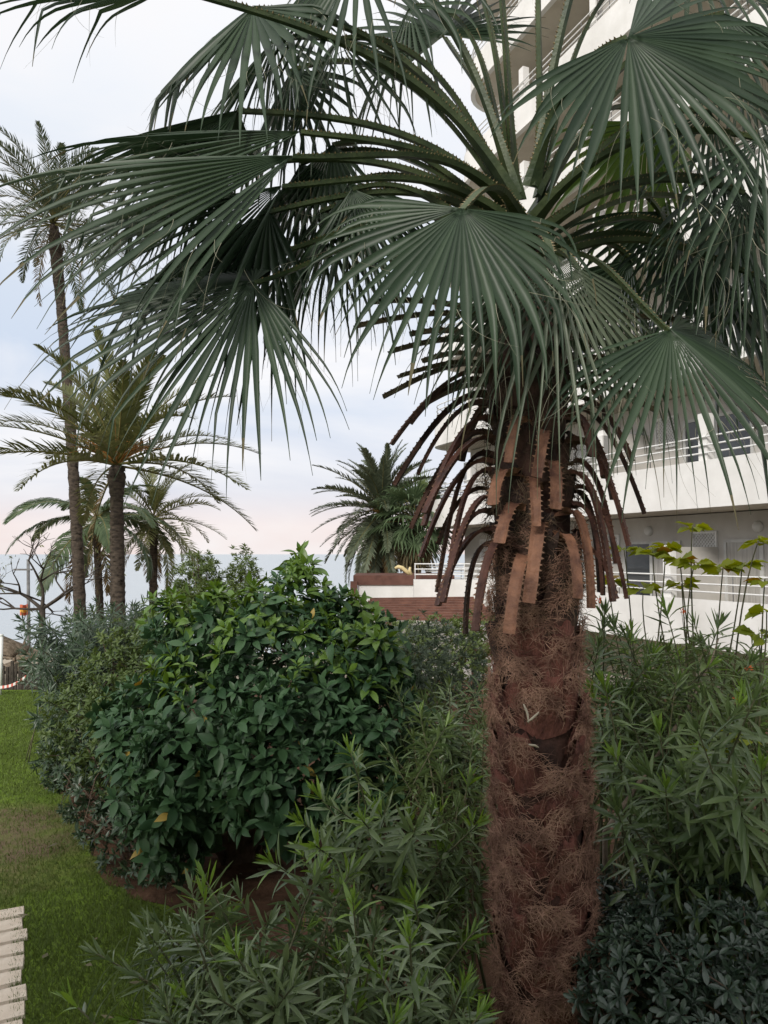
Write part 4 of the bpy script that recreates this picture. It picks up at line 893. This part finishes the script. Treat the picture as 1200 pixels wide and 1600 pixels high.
FR = [
 # front, facing the camera
 dict(H=P(722, 326, 3.20), A=(-.30, -.30, -.85), Nn=(-.05, -.93, .33), R=.86, spread=214, nseg=35, droop=.5, fold=.10, sy=365, kink=.12, arc=.35, side=1.0, split=.44),
 # upper right, facing the camera
 dict(H=P(982, 58, 3.30), A=(.72, -.22, -.62), Nn=(.05, -.95, .25), R=.9, spread=232, nseg=40, split=.52, droop=.32, fold=.08, sy=300, kink=.05, arc=.72),
 # long one to the left
 dict(H=P(456, 243, 3.30), A=(-.97, -.12, -.06), Nn=(.0, -.72, .66), R=1.32, spread=112, nseg=30, droop=.20, fold=.35, sy=340, kink=.12, arc=.45, split=.52),
 # lower left
 dict(H=P(396, 440, 3.45), A=(-.95, -.10, -.24), Nn=(-.2, -.76, .55), R=1.12, spread=235, nseg=46, droop=.30, width=.9, fold=.30, sy=390, kink=.12, arc=.40),
 # behind it, left middle
 dict(H=P(420, 330, 3.85), A=(-.85, .05, -.38), Nn=(-.2, -.55, .75), R=1.0, spread=190, nseg=28, droop=.36, fold=.4, sy=370, kink=.1, arc=.45),
 # dark folded one above the long one
 dict(H=P(372, 172, 3.95), A=(-.93, .1, -.10), Nn=(.1, -.45, .85), R=1.15, spread=170, nseg=26, droop=.38, fold=.5, sy=335, kink=.25, arc=.55),
 # top left, seen from below
 dict(H=P(396, 12, 3.9), A=(-.55, -.15, -.65), Nn=(-.35, -.70, .5), R=.92, spread=240, nseg=28, droop=.45, fold=.2, sy=320, kink=.12, arc=.68),
 dict(H=P(270, -20, 3.5), A=(-.9, -.1, -.05), Nn=(-.1, -.5, .8), R=.95, spread=80, nseg=10, droop=.45, fold=.3, sy=320, kink=.3, arc=.65, width=.75),
 # hanging leaves between trunk and left group
 dict(H=P(545, 285, 4.15), A=(-.55, .05, -.85), Nn=(-.6, -.55, .4), R=.95, spread=190, nseg=28, droop=.75, fold=.5, sy=375, kink=.1, arc=.5),
 dict(H=P(470, 255, 4.5), A=(-.55, .2, -.8), Nn=(-.5, -.5, .5), R=.9, spread=200, nseg=26, droop=.7, fold=.4, sy=365, kink=.1, arc=.55),
 # over the top, hanging down into view
 dict(H=P(560, -75, 3.75), A=(-.25, -.2, -.85), Nn=(-.35, -.8, .4), R=.95, spread=230, nseg=26, droop=.8, width=.6, miss=.15, fold=.25, sy=310, kink=.1, arc=.78),
 dict(H=P(640, 10, 4.35), A=(-.45, .2, -.75), Nn=(-.4, -.55, .6), R=.85, spread=210, nseg=26, droop=.8, width=.6, miss=.15, fold=.3, sy=310, kink=.1, arc=.8),
 dict(H=P(695, 55, 4.5), A=(-.2, .3, .6), Nn=(-.1, -.85, .3), R=.75, spread=230, nseg=28, droop=.1, fold=.15, sy=300, kink=.0, arc=.85),
 dict(H=P(770, -160, 4.1), A=(-.1, .1, .9), Nn=(.1, -.9, .2), R=.9, spread=220, nseg=28, droop=.25, fold=.2, sy=295, kink=.0, arc=.95),
 dict(H=P(850, -190, 3.95), A=(.25, .1, .8), Nn=(.1, -.9, .3), R=.9, spread=240, nseg=28, droop=.5, fold=.2, sy=295, kink=.0, arc=.95),
 # right-hand side
 dict(H=P(1048, 515, 3.35), A=(.55, -.30, -.70), Nn=(.25, -.80, .50), R=.90, spread=225, nseg=42, droop=.36, fold=.30, sy=430, kink=.10, arc=.35),
 dict(H=P(1120, 280, 3.7), A=(.72, -.05, -.55), Nn=(.2, -.72, .6), R=.9, spread=210, nseg=28, droop=.8, width=.7, fold=.35, sy=365, kink=.1, arc=.45),
 dict(H=P(1188, 215, 3.25), A=(.45, -.15, -.85), Nn=(.2, -.85, .4), R=.85, spread=200, nseg=24, droop=.9, width=.6, miss=.15, fold=.25, sy=345, kink=.15, arc=.5),
 dict(H=P(1105, 405, 4.1), A=(.6, .05, -.65), Nn=(.4, -.65, .5), R=.95, spread=220, nseg=28, droop=.6, fold=.4, sy=400, kink=.1, arc=.4),
 dict(H=P(985, 405, 4.5), A=(.35, .3, -.85), Nn=(.3, -.6, .45), R=.85, spread=200, nseg=26, droop=.6, fold=.4, sy=405, kink=.1, arc=.4),
 dict(H=P(1010, 190, 4.75), A=(.25, .35, -.85), Nn=(.15, -.80, .35), R=.95, spread=210, nseg=28, droop=.5, fold=.3, sy=330, kink=.05, arc=.6, mat='lit'),
 dict(H=P(1150, 90, 4.4), A=(.6, .2, -.6), Nn=(.2, -.7, .6), R=.85, spread=200, nseg=24, droop=.8, width=.55, miss=.2, fold=.3, sy=320, kink=.1, arc=.65),
 dict(H=P(1075, -90, 4.1), A=(.45, -.1, -.45), Nn=(.1, -.8, .5), R=.8, spread=200, nseg=22, droop=.6, fold=.25, sy=300, kink=.1, arc=.8, width=.7),
 dict(H=P(1180, 430, 3.9), A=(.6, -.1, -.6), Nn=(.3, -.7, .5), R=.85, spread=200, nseg=24, droop=.9, width=.6, miss=.15, fold=.35, sy=410, kink=.1, arc=.35),
 # hanging over the trunk toward the camera
 dict(H=P(862, 395, 3.35), A=(.15, -.25, -.95), Nn=(.1, -.92, .25), R=1.12, spread=150, nseg=26, droop=1.0, fold=.35, sy=400, kink=.1, arc=.25, width=.42, hw=.028, mat='pale'),
 dict(H=P(905, 420, 3.55), A=(.25, -.1, -.95), Nn=(.3, -.85, .25), R=1.0, spread=170, nseg=26, droop=1.0, fold=.4, sy=420, kink=.1, arc=.25, width=.42, hw=.028, mat='pale'),
 dict(H=P(800, 430, 3.6), A=(-.1, -.15, -.95), Nn=(-.2, -.85, .25), R=.72, spread=170, nseg=24, droop=.8, fold=.4, sy=425, kink=.1, arc=.25, width=.6, hw=.028),
 dict(H=P(860, 470, 4.6), A=(.1, .4, -.85), Nn=(.1, .8, .4), R=.8, spread=180, nseg=24, droop=.8, fold=.4, sy=440, kink=.1, arc=.3),
 dict(H=P(925, -120, 3.7), A=(.3, -.1, .7), Nn=(.1, -.9, .3), R=.75, spread=220, nseg=26, droop=.3, fold=.2, sy=300, kink=.05, arc=.88),
 dict(H=P(705, -140, 4.2), A=(-.4, .1, .6), Nn=(-.1, -.9, .3), R=.75, spread=220, nseg=26, droop=.4, fold=.2, sy=300, kink=.05, arc=.9),
 # ragged layers streaming left
 dict(H=P(470, 205, 3.7), A=(-.96, -.05, .02), Nn=(.05, -.6, .78), R=1.25, spread=95, nseg=18, droop=.28, fold=.4, sy=335, kink=.25, arc=.5, width=.8, miss=.12),
 dict(H=P(440, 290, 3.6), A=(-.93, -.1, -.20), Nn=(-.05, -.68, .68), R=1.25, spread=120, nseg=24, droop=.32, fold=.4, sy=355, kink=.2, arc=.42, width=.8, miss=.1),
 dict(H=P(430, 395, 3.75), A=(-.88, -.05, -.38), Nn=(-.15, -.7, .65), R=1.1, spread=170, nseg=32, droop=.34, fold=.4, sy=385, kink=.2, arc=.4, width=.75, miss=.1),
 dict(H=P(500, 330, 4.2), A=(-.6, .1, -.8), Nn=(-.45, -.6, .45), R=1.0, spread=210, nseg=32, droop=.9, fold=.5, sy=395, kink=.15, arc=.4, width=.65, miss=.1),
 dict(H=P(430, 60, 4.4), A=(-.7, .15, -.6), Nn=(-.3, -.6, .6), R=.85, spread=220, nseg=26, droop=.8, fold=.4, sy=325, kink=.2, arc=.68, width=.6, miss=.15),
 dict(H=P(530, 60, 4.15), A=(-.45, .05, -.85), Nn=(-.4, -.65, .4), R=.9, spread=200, nseg=26, droop=.9, fold=.4, sy=320, kink=.15, arc=.7, width=.55, miss=.15),
 # ragged layers on the right
 dict(H=P(1110, 175, 4.0), A=(.6, .0, -.75), Nn=(.3, -.7, .5), R=.95, spread=210, nseg=30, droop=.8, fold=.4, sy=335, kink=.15, arc=.55, width=.65, miss=.1),
 dict(H=P(1165, 300, 3.6), A=(.55, -.1, -.8), Nn=(.3, -.75, .4), R=.95, spread=200, nseg=30, droop=.95, fold=.4, sy=370, kink=.15, arc=.45, width=.6, miss=.1),
 dict(H=P(1060, 360, 4.2), A=(.5, .1, -.85), Nn=(.35, -.6, .4), R=.85, spread=200, nseg=30, droop=.85, fold=.45, sy=395, kink=.15, arc=.4, width=.65, miss=.1),
 dict(H=P(1130, 20, 3.8), A=(.7, -.1, -.35), Nn=(.1, -.75, .6), R=.95, spread=200, nseg=26, droop=.5, fold=.3, sy=310, kink=.15, arc=.7, width=.8),
 # darker leaves behind the left group and the right group
 dict(H=P(520, 225, 4.35), A=(-.8, .3, -.5), Nn=(-.3, -.6, .6), R=.9, spread=210, nseg=28, droop=.7, fold=.4, sy=350, kink=.15, arc=.5),
 dict(H=P(335, 262, 4.1), A=(-.9, .1, -.32), Nn=(-.2, -.5, .8), R=1.0, spread=180, nseg=26, droop=.55, fold=.45, sy=360, kink=.2, arc=.5),
 dict(H=P(550, 295, 3.85), A=(-.5, -.1, -.85), Nn=(-.5, -.7, .3), R=.95, spread=190, nseg=30, droop=.9, fold=.5, sy=400, kink=.1, arc=.4, width=.7),
 dict(H=P(455, 110, 4.6), A=(-.5, .2, -.8), Nn=(-.4, -.6, .5), R=.85, spread=210, nseg=26, droop=.7, fold=.35, sy=330, kink=.15, arc=.65),
 dict(H=P(1150, 345, 4.6), A=(.55, .2, -.8), Nn=(.3, -.6, .5), R=.95, spread=210, nseg=28, droop=.7, fold=.4, sy=380, kink=.1, arc=.45),
 dict(H=P(1030, 330, 4.9), A=(.2, .4, -.9), Nn=(.2, -.7, .4), R=.85, spread=200, nseg=26, droop=.7, fold=.4, sy=370, kink=.1, arc=.5),
]
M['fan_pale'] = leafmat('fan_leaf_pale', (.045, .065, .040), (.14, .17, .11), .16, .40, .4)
M['fan_lit'] = leafmat('fan_leaf_backlit', (.035, .075, .018), (.085, .140, .035), .30, .40, .4)  # yellow-green of light shining through is put into this leaf colour
for i, k in enumerate(FR):
    k = dict(k); k['mat'] = M['fan_' + k['mat']] if 'mat' in k else None
    frond(seed=i, **k)
# pale dry scraps caught on the trunk
for a, b in (((818, 1100, 3.755), (826, 1130, 3.745)), ((824, 1128, 3.74), (842, 1112, 3.735)), ((826, 1163, 3.74), (842, 1168, 3.74))):
    mb = MB(); p_, q_ = P(*a), P(*b); mb.tube(np.linspace(p_, q_, 5) + np.array([[0, 0, 0], [.004, 0, 0], [.006, 0, .002], [.004, 0, 0], [0, 0, 0]]), [.003, .006, .006, .005, .002], 5); mb.build('dry_scrap', M['dry'], fp, off=fb, smooth=True)

# ------------------------------------------------------------------ feather palms
def feather_mesh(L, rise, sag, nl, leaf, seed, mat, angle=48, gap=0.0, hang=0.0, width=.013):
    """a pinnate frond leaving the crown along +X, rising then arching over"""
    q = np.random.default_rng(seed); n = 16; t = np.linspace(0, 1, n)
    a0 = math.radians(rise); ang = a0 - math.radians(sag) * t ** 1.35; ds = L / (n - 1)
    x = np.r_[0, np.cumsum(np.cos(ang[:-1]) * ds)]; z = np.r_[0, np.cumsum(np.sin(ang[:-1]) * ds)]; y = .06 * L * q.normal() * t ** 2
    c = np.stack([x, y, z], 1); mb = MB(); mb.tube(c, np.linspace(.022, .004, n) * L / 2.6, 5, 1)
    tg = nrm(np.gradient(c, axis=0)); v = []; f = []; m = []
    for i in range(nl):
        s = .10 + .90 * (i + .5) / nl; g = lambda arr: np.array([np.interp(s, t, arr[:, k]) for k in range(3)])
        p, d = g(c), nrm(g(tg)); sd = V(0, 1, 0); up = np.cross(d, sd)
        up = up if up[2] > 0 else -up
        prof = math.sin(math.pi * min(1, (s * .86 + .14))) ** .5
        for sg in (-1, 1):
            if q.random() < gap: continue
            an = math.radians(angle * (1.15 - .55 * s) * q.uniform(.8, 1.2)); l = leaf * prof * q.uniform(.8, 1.12) * (.45 if s < .16 else 1)
            k = nrm(d * math.cos(an) + sd * sg * math.sin(an) + up * q.uniform(.05, .50) * (1 - hang)); k2 = nrm(k - UP * (.25 + hang * 1.3) * q.uniform(.5, 1.3))
            w_ = nrm(np.cross(k, up)) * width * (leaf / .45); m_ = p + k * l * .5; e = m_ + k2 * l * .5; b = len(v)
            v += [p - w_ * .5, p + w_ * .5, m_ + w_, m_ - w_, e]; f += [(b, b + 1, b + 2, b + 3), (b + 3, b + 2, b + 4)]
    mb.add(v, f, 0)
    return mesh('frond', np.concatenate(mb.v), mb.f, [mat, M['rachis']], mb.m)
def feather_palm(name, label, base, top, r0, r1, L, nf, seed, mat, leaf=.42, nl=52, hi=80, lo=-25, group='feather palms by the shore', fruit=False, dead=4, bow=(0, 0), hang=0.0, kinds=6, sag=(45, 85), rootloc=None, boots=True, nolow=1.0, width=.013):
    q = np.random.default_rng(seed); base = np.array(base, float); top = np.array(top, float)
    root = thing(name, label, 'palm', base, group); n = 60; t = np.linspace(0, 1, n)
    c = base + (top - base) * t[:, None] + np.stack([np.sin(t * math.pi) * bow[0], np.sin(t * math.pi) * bow[1], 0 * t], 1)
    mb = MB(); rad = np.interp(t, [0, .12, .85, .95, 1], [r0 * 1.15, r0, r1, r1 * 1.35, r1 * .9]) * (1 + .05 * np.tile([1, -1], n // 2)) * (1 + q.normal(0, .02, n)); c[0, 2] -= .2
    mb.tube(c, rad, 12); mb.build('trunk', M['ptrunk'], root, smooth=True, off=base)
    mb = MB(); k = int(np.linalg.norm(top - base) * 14)          # old leaf scars standing proud of the trunk
    for i in range(k * 3):
        s = q.uniform(.05, .99); a = q.random() * 6.28; p = np.array([np.interp(s, t, c[:, j]) for j in range(3)]); rr = np.interp(s, t, rad); o = V(math.cos(a), math.sin(a), 0); e = V(-o[1], o[0], 0)
        h = r0 * .32 * (1 + 1.2 * (s > .93)); mb.add([p + o * rr * .95 - e * h * .8, p + o * rr * .95 + e * h * .8, p + o * (rr + h * .4) + UP * h * .8], [(0, 1, 2)]); 
    mb.build('leaf_scars', M['ptrunk'], root, off=base)['kind'] = 'stuff'
    ms = [feather_mesh(L * q.uniform(.9, 1.1), 0, q.uniform(*sag), nl, leaf, seed * 10 + i, mat, hang=hang, gap=.03, width=width) for i in range(kinds)]
    md = feather_mesh(L * .85, 0, 45, nl, leaf * .8, seed * 10 + 9, M['date_dead'], gap=.3, width=width)
    for i in range(nf + dead):
        el_ = hi + (lo - hi) * ((i + .5) / nf) ** nolow if i < nf else q.uniform(-62, -45)
        a = i * 2.39996 + q.normal(0, .12); sc = q.uniform(.88, 1.08) * (.8 + .2 * min(1, i / nf * 2.5))
        mt = Matrix.Translation(Vector(top - base + UP * .02 * (nf - i) * .3)) @ Matrix.Rotation(a, 4, 'Z') @ Matrix.Rotation(-math.radians(el_ + q.normal(0, 4)), 4, 'Y') @ Matrix.Rotation(q.normal(0, .2), 4, 'X') @ Matrix.Scale(sc, 4)
        link('frond', md if i >= nf else ms[i % kinds], root, mat=mt)
    if fruit:
        mb = MB()
        for i in range(34):
            a = q.uniform(0, 6.28); d = nrm(V(math.cos(a), math.sin(a), q.uniform(.8, 2.2))); e = nrm(V(math.cos(a), math.sin(a), q.uniform(-.6, .6)))
            s = top - base; mb.tube(bez(s, s + d * L * .12, s + d * L * .2 + e * L * .06, s + d * L * .2 + e * L * .18, 6), [.02, .016, .012, .008, .006, .004], 4)
        mb.build('fruit_stalks', M['dates'], root)['kind'] = 'stuff'
    return root
def gz(Y): return terr(Y)
b = P(133, 1000, 20); b[2] = gz(20)
feather_palm('date_palm', 'tallest slender palm at the far edge of the lawn with its crown high up', b, P(84, 352, 20), .155, .125, 2.8, 42, 61, M['date_dark'], .44, 64, 82, -18, bow=(.12, 0), dead=2, width=.016, sag=(45, 75))
b = P(187, 1000, 16.5); b[2] = gz(16.5)
feather_palm('date_palm', 'date palm with wide golden green crown and orange stalks left of the broad shrub', b, P(182, 728, 16.5), .17, .14, 3.3, 30, 62, M['date'], .54, 80, 84, -4, fruit=True, dead=1, width=.020, sag=(35, 60))
b = P(240, 1000, 26); b[2] = gz(26)
feather_palm('date_palm', 'smaller date palm with arching crown behind the golden one', b, P(240, 815, 26), .15, .13, 2.8, 32, 63, M['date'], .46, 60, 80, -40, dead=4, width=.018)
b = P(165, 990, 24); b[2] = gz(24)
feather_palm('queen_palm', 'soft drooping feather palm showing between the two near trunks', b, P(150, 815, 24), .13, .11, 3.0, 16, 64, M['queen'], .66, 74, 60, -16, hang=.75, sag=(70, 110), dead=3, width=.020)
b = P(590, 960, 31); b[2] = gz(31)
feather_palm('date_palm', 'bushy date palm beside the white building above the brown roof edge', b, P(596, 806, 31), .30, .30, 3.2, 84, 65, M['date_grey'], .46, 70, 86, -58, dead=8, fruit=True, width=.030, sag=(25, 60))
# a fan palm in front of it
r = np.random.default_rng(66)
tp_ = P(648, 812, 29.5); b = V(tp_[0], 29.5, gz(29.5))
f2 = thing('fan_palm', 'small far fan palm with one pale upright new leaf beside the bushy date palm', 'palm', b)
mb = MB(); mb.tube(np.linspace(b - UP * .2, tp_, 12) - b, np.linspace(.24, .2, 12), 12); mb.build('trunk', M['ptrunk'], f2, smooth=True)
for i in range(56):
    dead = i >= 38; el_ = math.radians(70 - 115 * (i / 38) if not dead else r.uniform(-80, -60)); a = i * 2.4 + r.normal(0, .1); o = V(math.cos(a), math.sin(a), 0)
    d = o * math.cos(el_) + UP * math.sin(el_); H = tp_ + d * r.uniform(.8, 1.15); nn = UP * math.cos(el_) - o * math.sin(el_)
    v, f, _ = fan_blade(H, d - UP * .35, nn, 1.05, math.radians(200), 18, .6 if not dead else .9, .25, r, K=7, kink=0)
    st = MB(); st.tube(bez(tp_, tp_ + d * .3, H - d * .3, H, 6) - b, [.025, .022, .02, .018, .016, .014], 5); s_ = st.build('frond', M['rachis'], f2, smooth=True)
    link('blade', mesh('blade', v - b, f, M['fan_dead'] if dead else M['fan_far']), s_)
H = tp_ + V(.30, 0, 1.05); v, f, _ = fan_blade(H, V(.05, 0, 1), V(0, -1, .1), .95, math.radians(75), 12, .05, .2, r, K=7, kink=0)
st = MB(); st.tube(np.linspace(tp_, H, 5) - b, .02, 5); s_ = st.build('frond', M['rachis'], f2); link('blade', mesh('blade', v - b, f, M['tama']), s_)

# ------------------------------------------------------------------ shore things at the far left
def branchy(mb, p, d, l, rad, depth, q, leaves=None):
    e = p + d * l; m_ = p + d * l * .5 + q.normal(0, .06, 3) * l
    mb.tube(bez(p, p + d * l * .3, m_, e, 6), np.linspace(rad, rad * .62, 6), 5, cap=False)
    if depth == 0:
        if leaves is not None: leaves.append(e)
        return
    for i in range(3 if q.random() < .45 else 2):
        nd_ = nrm(d + q.normal(0, .55, 3) * V(1.2, 1, .8) + UP * .10); branchy(mb, e, nd_, l * q.uniform(.62, .9), rad * .6, depth - 1, q, leaves)
q = np.random.default_rng(12)
b = P(68, 1010, 21); b[2] = gz(21); bt = thing('bare_tree', 'nearly bare spreading tree by the shore before the sea', 'tree', b); mb = MB()
fk = P(66, 952, 21); mb.tube(bez(b - UP * .1, b + UP * .8, fk - UP * .4, fk, 10) - b, np.linspace(.13, .085, 10), 8); mb.build('trunk', M['bark_dark'], bt, smooth=True)
lv = []; mb = MB()
for tx, ty, rr in ((15, 915, .06), (62, 895, .06), (115, 915, .05), (35, 930, .05), (88, 938, .045), (0, 950, .045)):
    d = nrm(P(tx, ty, 21) - fk); branchy(mb, fk - b, d, .75, rr, 4, q, lv)
mb.build('limbs', M['bark_dark'], bt, smooth=True)['kind'] = 'stuff'
L_ = Leaves('small')
for e in lv:
    if q.random() < .4:
        for j in range(4): L_.add(e + b + q.normal(0, .05, 3), V(q.normal(), q.normal(), -1), rand_dir(q), q.uniform(.08, .16), .6, int(q.integers(2)), 0)
L_.build(bt, [M['date']])
b = P(47, 1005, 30); b[2] = gz(30); lp = thing('lamp_post', 'thin dark lamp post with a short crossbar before the sea', 'lamp post', b)
tpz = P(44, 874, 30); mb = MB(); mb.tube([V(0, 0, -.2), tpz - b], [.085, .06], 8); mb.build('pole', M['metal_d'], lp, smooth=True)
mb = MB(); q1, q2 = P(22, 890, 30) - b, P(50, 890, 30) - b; mb.box(np.minimum(q1, q2) - V(0, .06, .035), np.maximum(q1, q2) + V(0, .06, .035)); mb.build('crossbar', M['metal_d'], lp)
# flag on the post
fl_ = thing('flag', 'small orange and yellow flag hanging from the lamp post', 'flag', P(44, 952, 29.9)); o0 = np.array(fl_.location)
M['red'] = surf('red_cloth', (.45, .10, .05), (.55, .15, .07), 6, .8); M['yel'] = surf('yellow_cloth', (.65, .33, .05), (.75, .42, .08), 6, .8)
nx = 9
for nm, ya, yb_, mt in (('upper_stripe', 943, 948, 'red'), ('middle_stripe', 948, 955, 'yel'), ('lower_stripe', 955, 960, 'red')):
    v = []; 
    for yy in (ya, yb_):
        for i in range(nx): u_ = i / (nx - 1); v.append(P(43 - 12 * u_, yy + 3 * u_ + 1.2 * math.sin(u_ * 5), 29.9 + .12 * math.sin(u_ * 7)) - o0)
    link(nm, mesh(nm, v, [(i, i + 1, nx + i + 1, nx + i) for i in range(nx - 1)], M[mt]), fl_)
# thatched sunshades
def sunshade(label, px, py, Y, rx, h, drop):
    ap = P(px, py, Y); b = V(ap[0], Y, gz(Y)); o = thing('thatched_sunshade', label, 'sunshade', b, 'thatched sunshades on the beach')
    mb = MB(); mb.tube([V(0, 0, -.1), V(0, 0, ap[2] - b[2] - .05)], .06, 8); mb.build('post', M['post'], o, smooth=True)
    q = np.random.default_rng(int(px * 7 + 100)); n = 40; v = []; prof = [(0.0, 0), (.12, -.10), (.5, -.45), (1.0, -1.0), (1.06, -1.25), (.97, -1.2)]
    for rr, zz in prof:
        for i in range(n): a = i / n * 6.283; k = rx * rr * (1 + q.normal(0, .025)); v.append((math.cos(a) * k, math.sin(a) * k, ap[2] - b[2] + zz * h + (q.normal(0, .03) if rr > .9 else q.normal(0, .01))))
    link('thatch', mesh('thatch', v, [(k * n + i, k * n + (i + 1) % n, (k + 1) * n + (i + 1) % n, (k + 1) * n + i) for k in range(len(prof) - 1) for i in range(n)], M['thatch']), o)
    mb = MB(); mb.tube([V(0, 0, ap[2] - b[2] - .05), V(.02, 0, ap[2] - b[2] + .22)], [.08, .02], 7); mb.build('tuft', M['thatch'], o, smooth=True)
sunshade('nearest thatched sunshade cut by the photo edge beside the white pole', -6, 990, 21, .85, .42, 0)
sunshade('second thatched sunshade from the white pole before the oleander', 38, 1008, 25, .70, .30, 0)
sunshade('lowest thatched sunshade in front of the reed fence', 22, 1033, 23.5, .66, .22, 0)
# reed fence at the end of the lawn
b = P(10, 1085, 17.4); b[2] = 0; fe = thing('reed_fence', 'brown reed fence closing the far end of the lawn', 'fence', V(b[0], 17.5, 0)); q = np.random.default_rng(9)
mb = MB(); mb.box((-.03, -.02, -.6), (.03, .02, .52)); me_ = mesh('reed', np.concatenate(mb.v), mb.f, M['bark_dark'], smooth=False)
for i in range(70): link('reed', me_, fe, mat=Matrix.Translation((-1.3 + i * .066, q.normal(0, .015), q.normal(0, .04))) @ Matrix.Rotation(q.normal(0, .03), 4, 'Y') @ Matrix.Diagonal((q.uniform(.7, 1.2), 1, 1, 1)))
mb = MB(); mb.box((-1.35, .03, .30), (3.35, .07, .36)); mb.build('rail', M['post'], fe)
b = P(0, 1090, 16.6); b[2] = 0; pw = thing('white_pole', 'thin white pole at the far end of the lawn on the photo edge', 'pole', b); mb = MB(); mb.tube([V(0, 0, -.1), V(0, 0, 1.25)], .035, 10); mb.build('shaft', M['metal_w'], pw, smooth=True)
mb = MB(); mb.tube([V(0, 0, 1.25), V(0, 0, 1.29)], [.045, .03], 10); mb.build('cap', M['metal_w'], pw, smooth=True)
# barrier tape
q1, q2 = P(0, 1074, 16.55), P(42, 1056, 16.2); tp2 = thing('barrier_tape', 'red and white barrier tape stretched from the white pole', 'tape', q1)
M['tape_r'] = surf('tape_red', (.55, .12, .10), (.6, .16, .13), 5, .5); M['tape_w'] = surf('tape_white', (.72, .70, .68), (.78, .76, .74), 5, .5)
for i in range(12):
    a, c = q1 + (q2 - q1) * i / 12 - q1, q1 + (q2 - q1) * (i + 1) / 12 - q1; sg = lambda t: V(0, 0, -.06 * math.sin(math.pi * t)); a = a + sg(i / 12); c = c + sg((i + 1) / 12)
    mb = MB(); h = V(0, 0, .03); y = V(0, .002, 0); mb.add([a - h, c - h, c + h, a + h, a - h + y, c - h + y, c + h + y, a + h + y], [(0, 1, 2, 3), (7, 6, 5, 4), (0, 4, 5, 1), (3, 2, 6, 7)]); mb.build('red_band' if i % 2 else 'white_band', M['tape_r' if i % 2 else 'tape_w'], tp2)
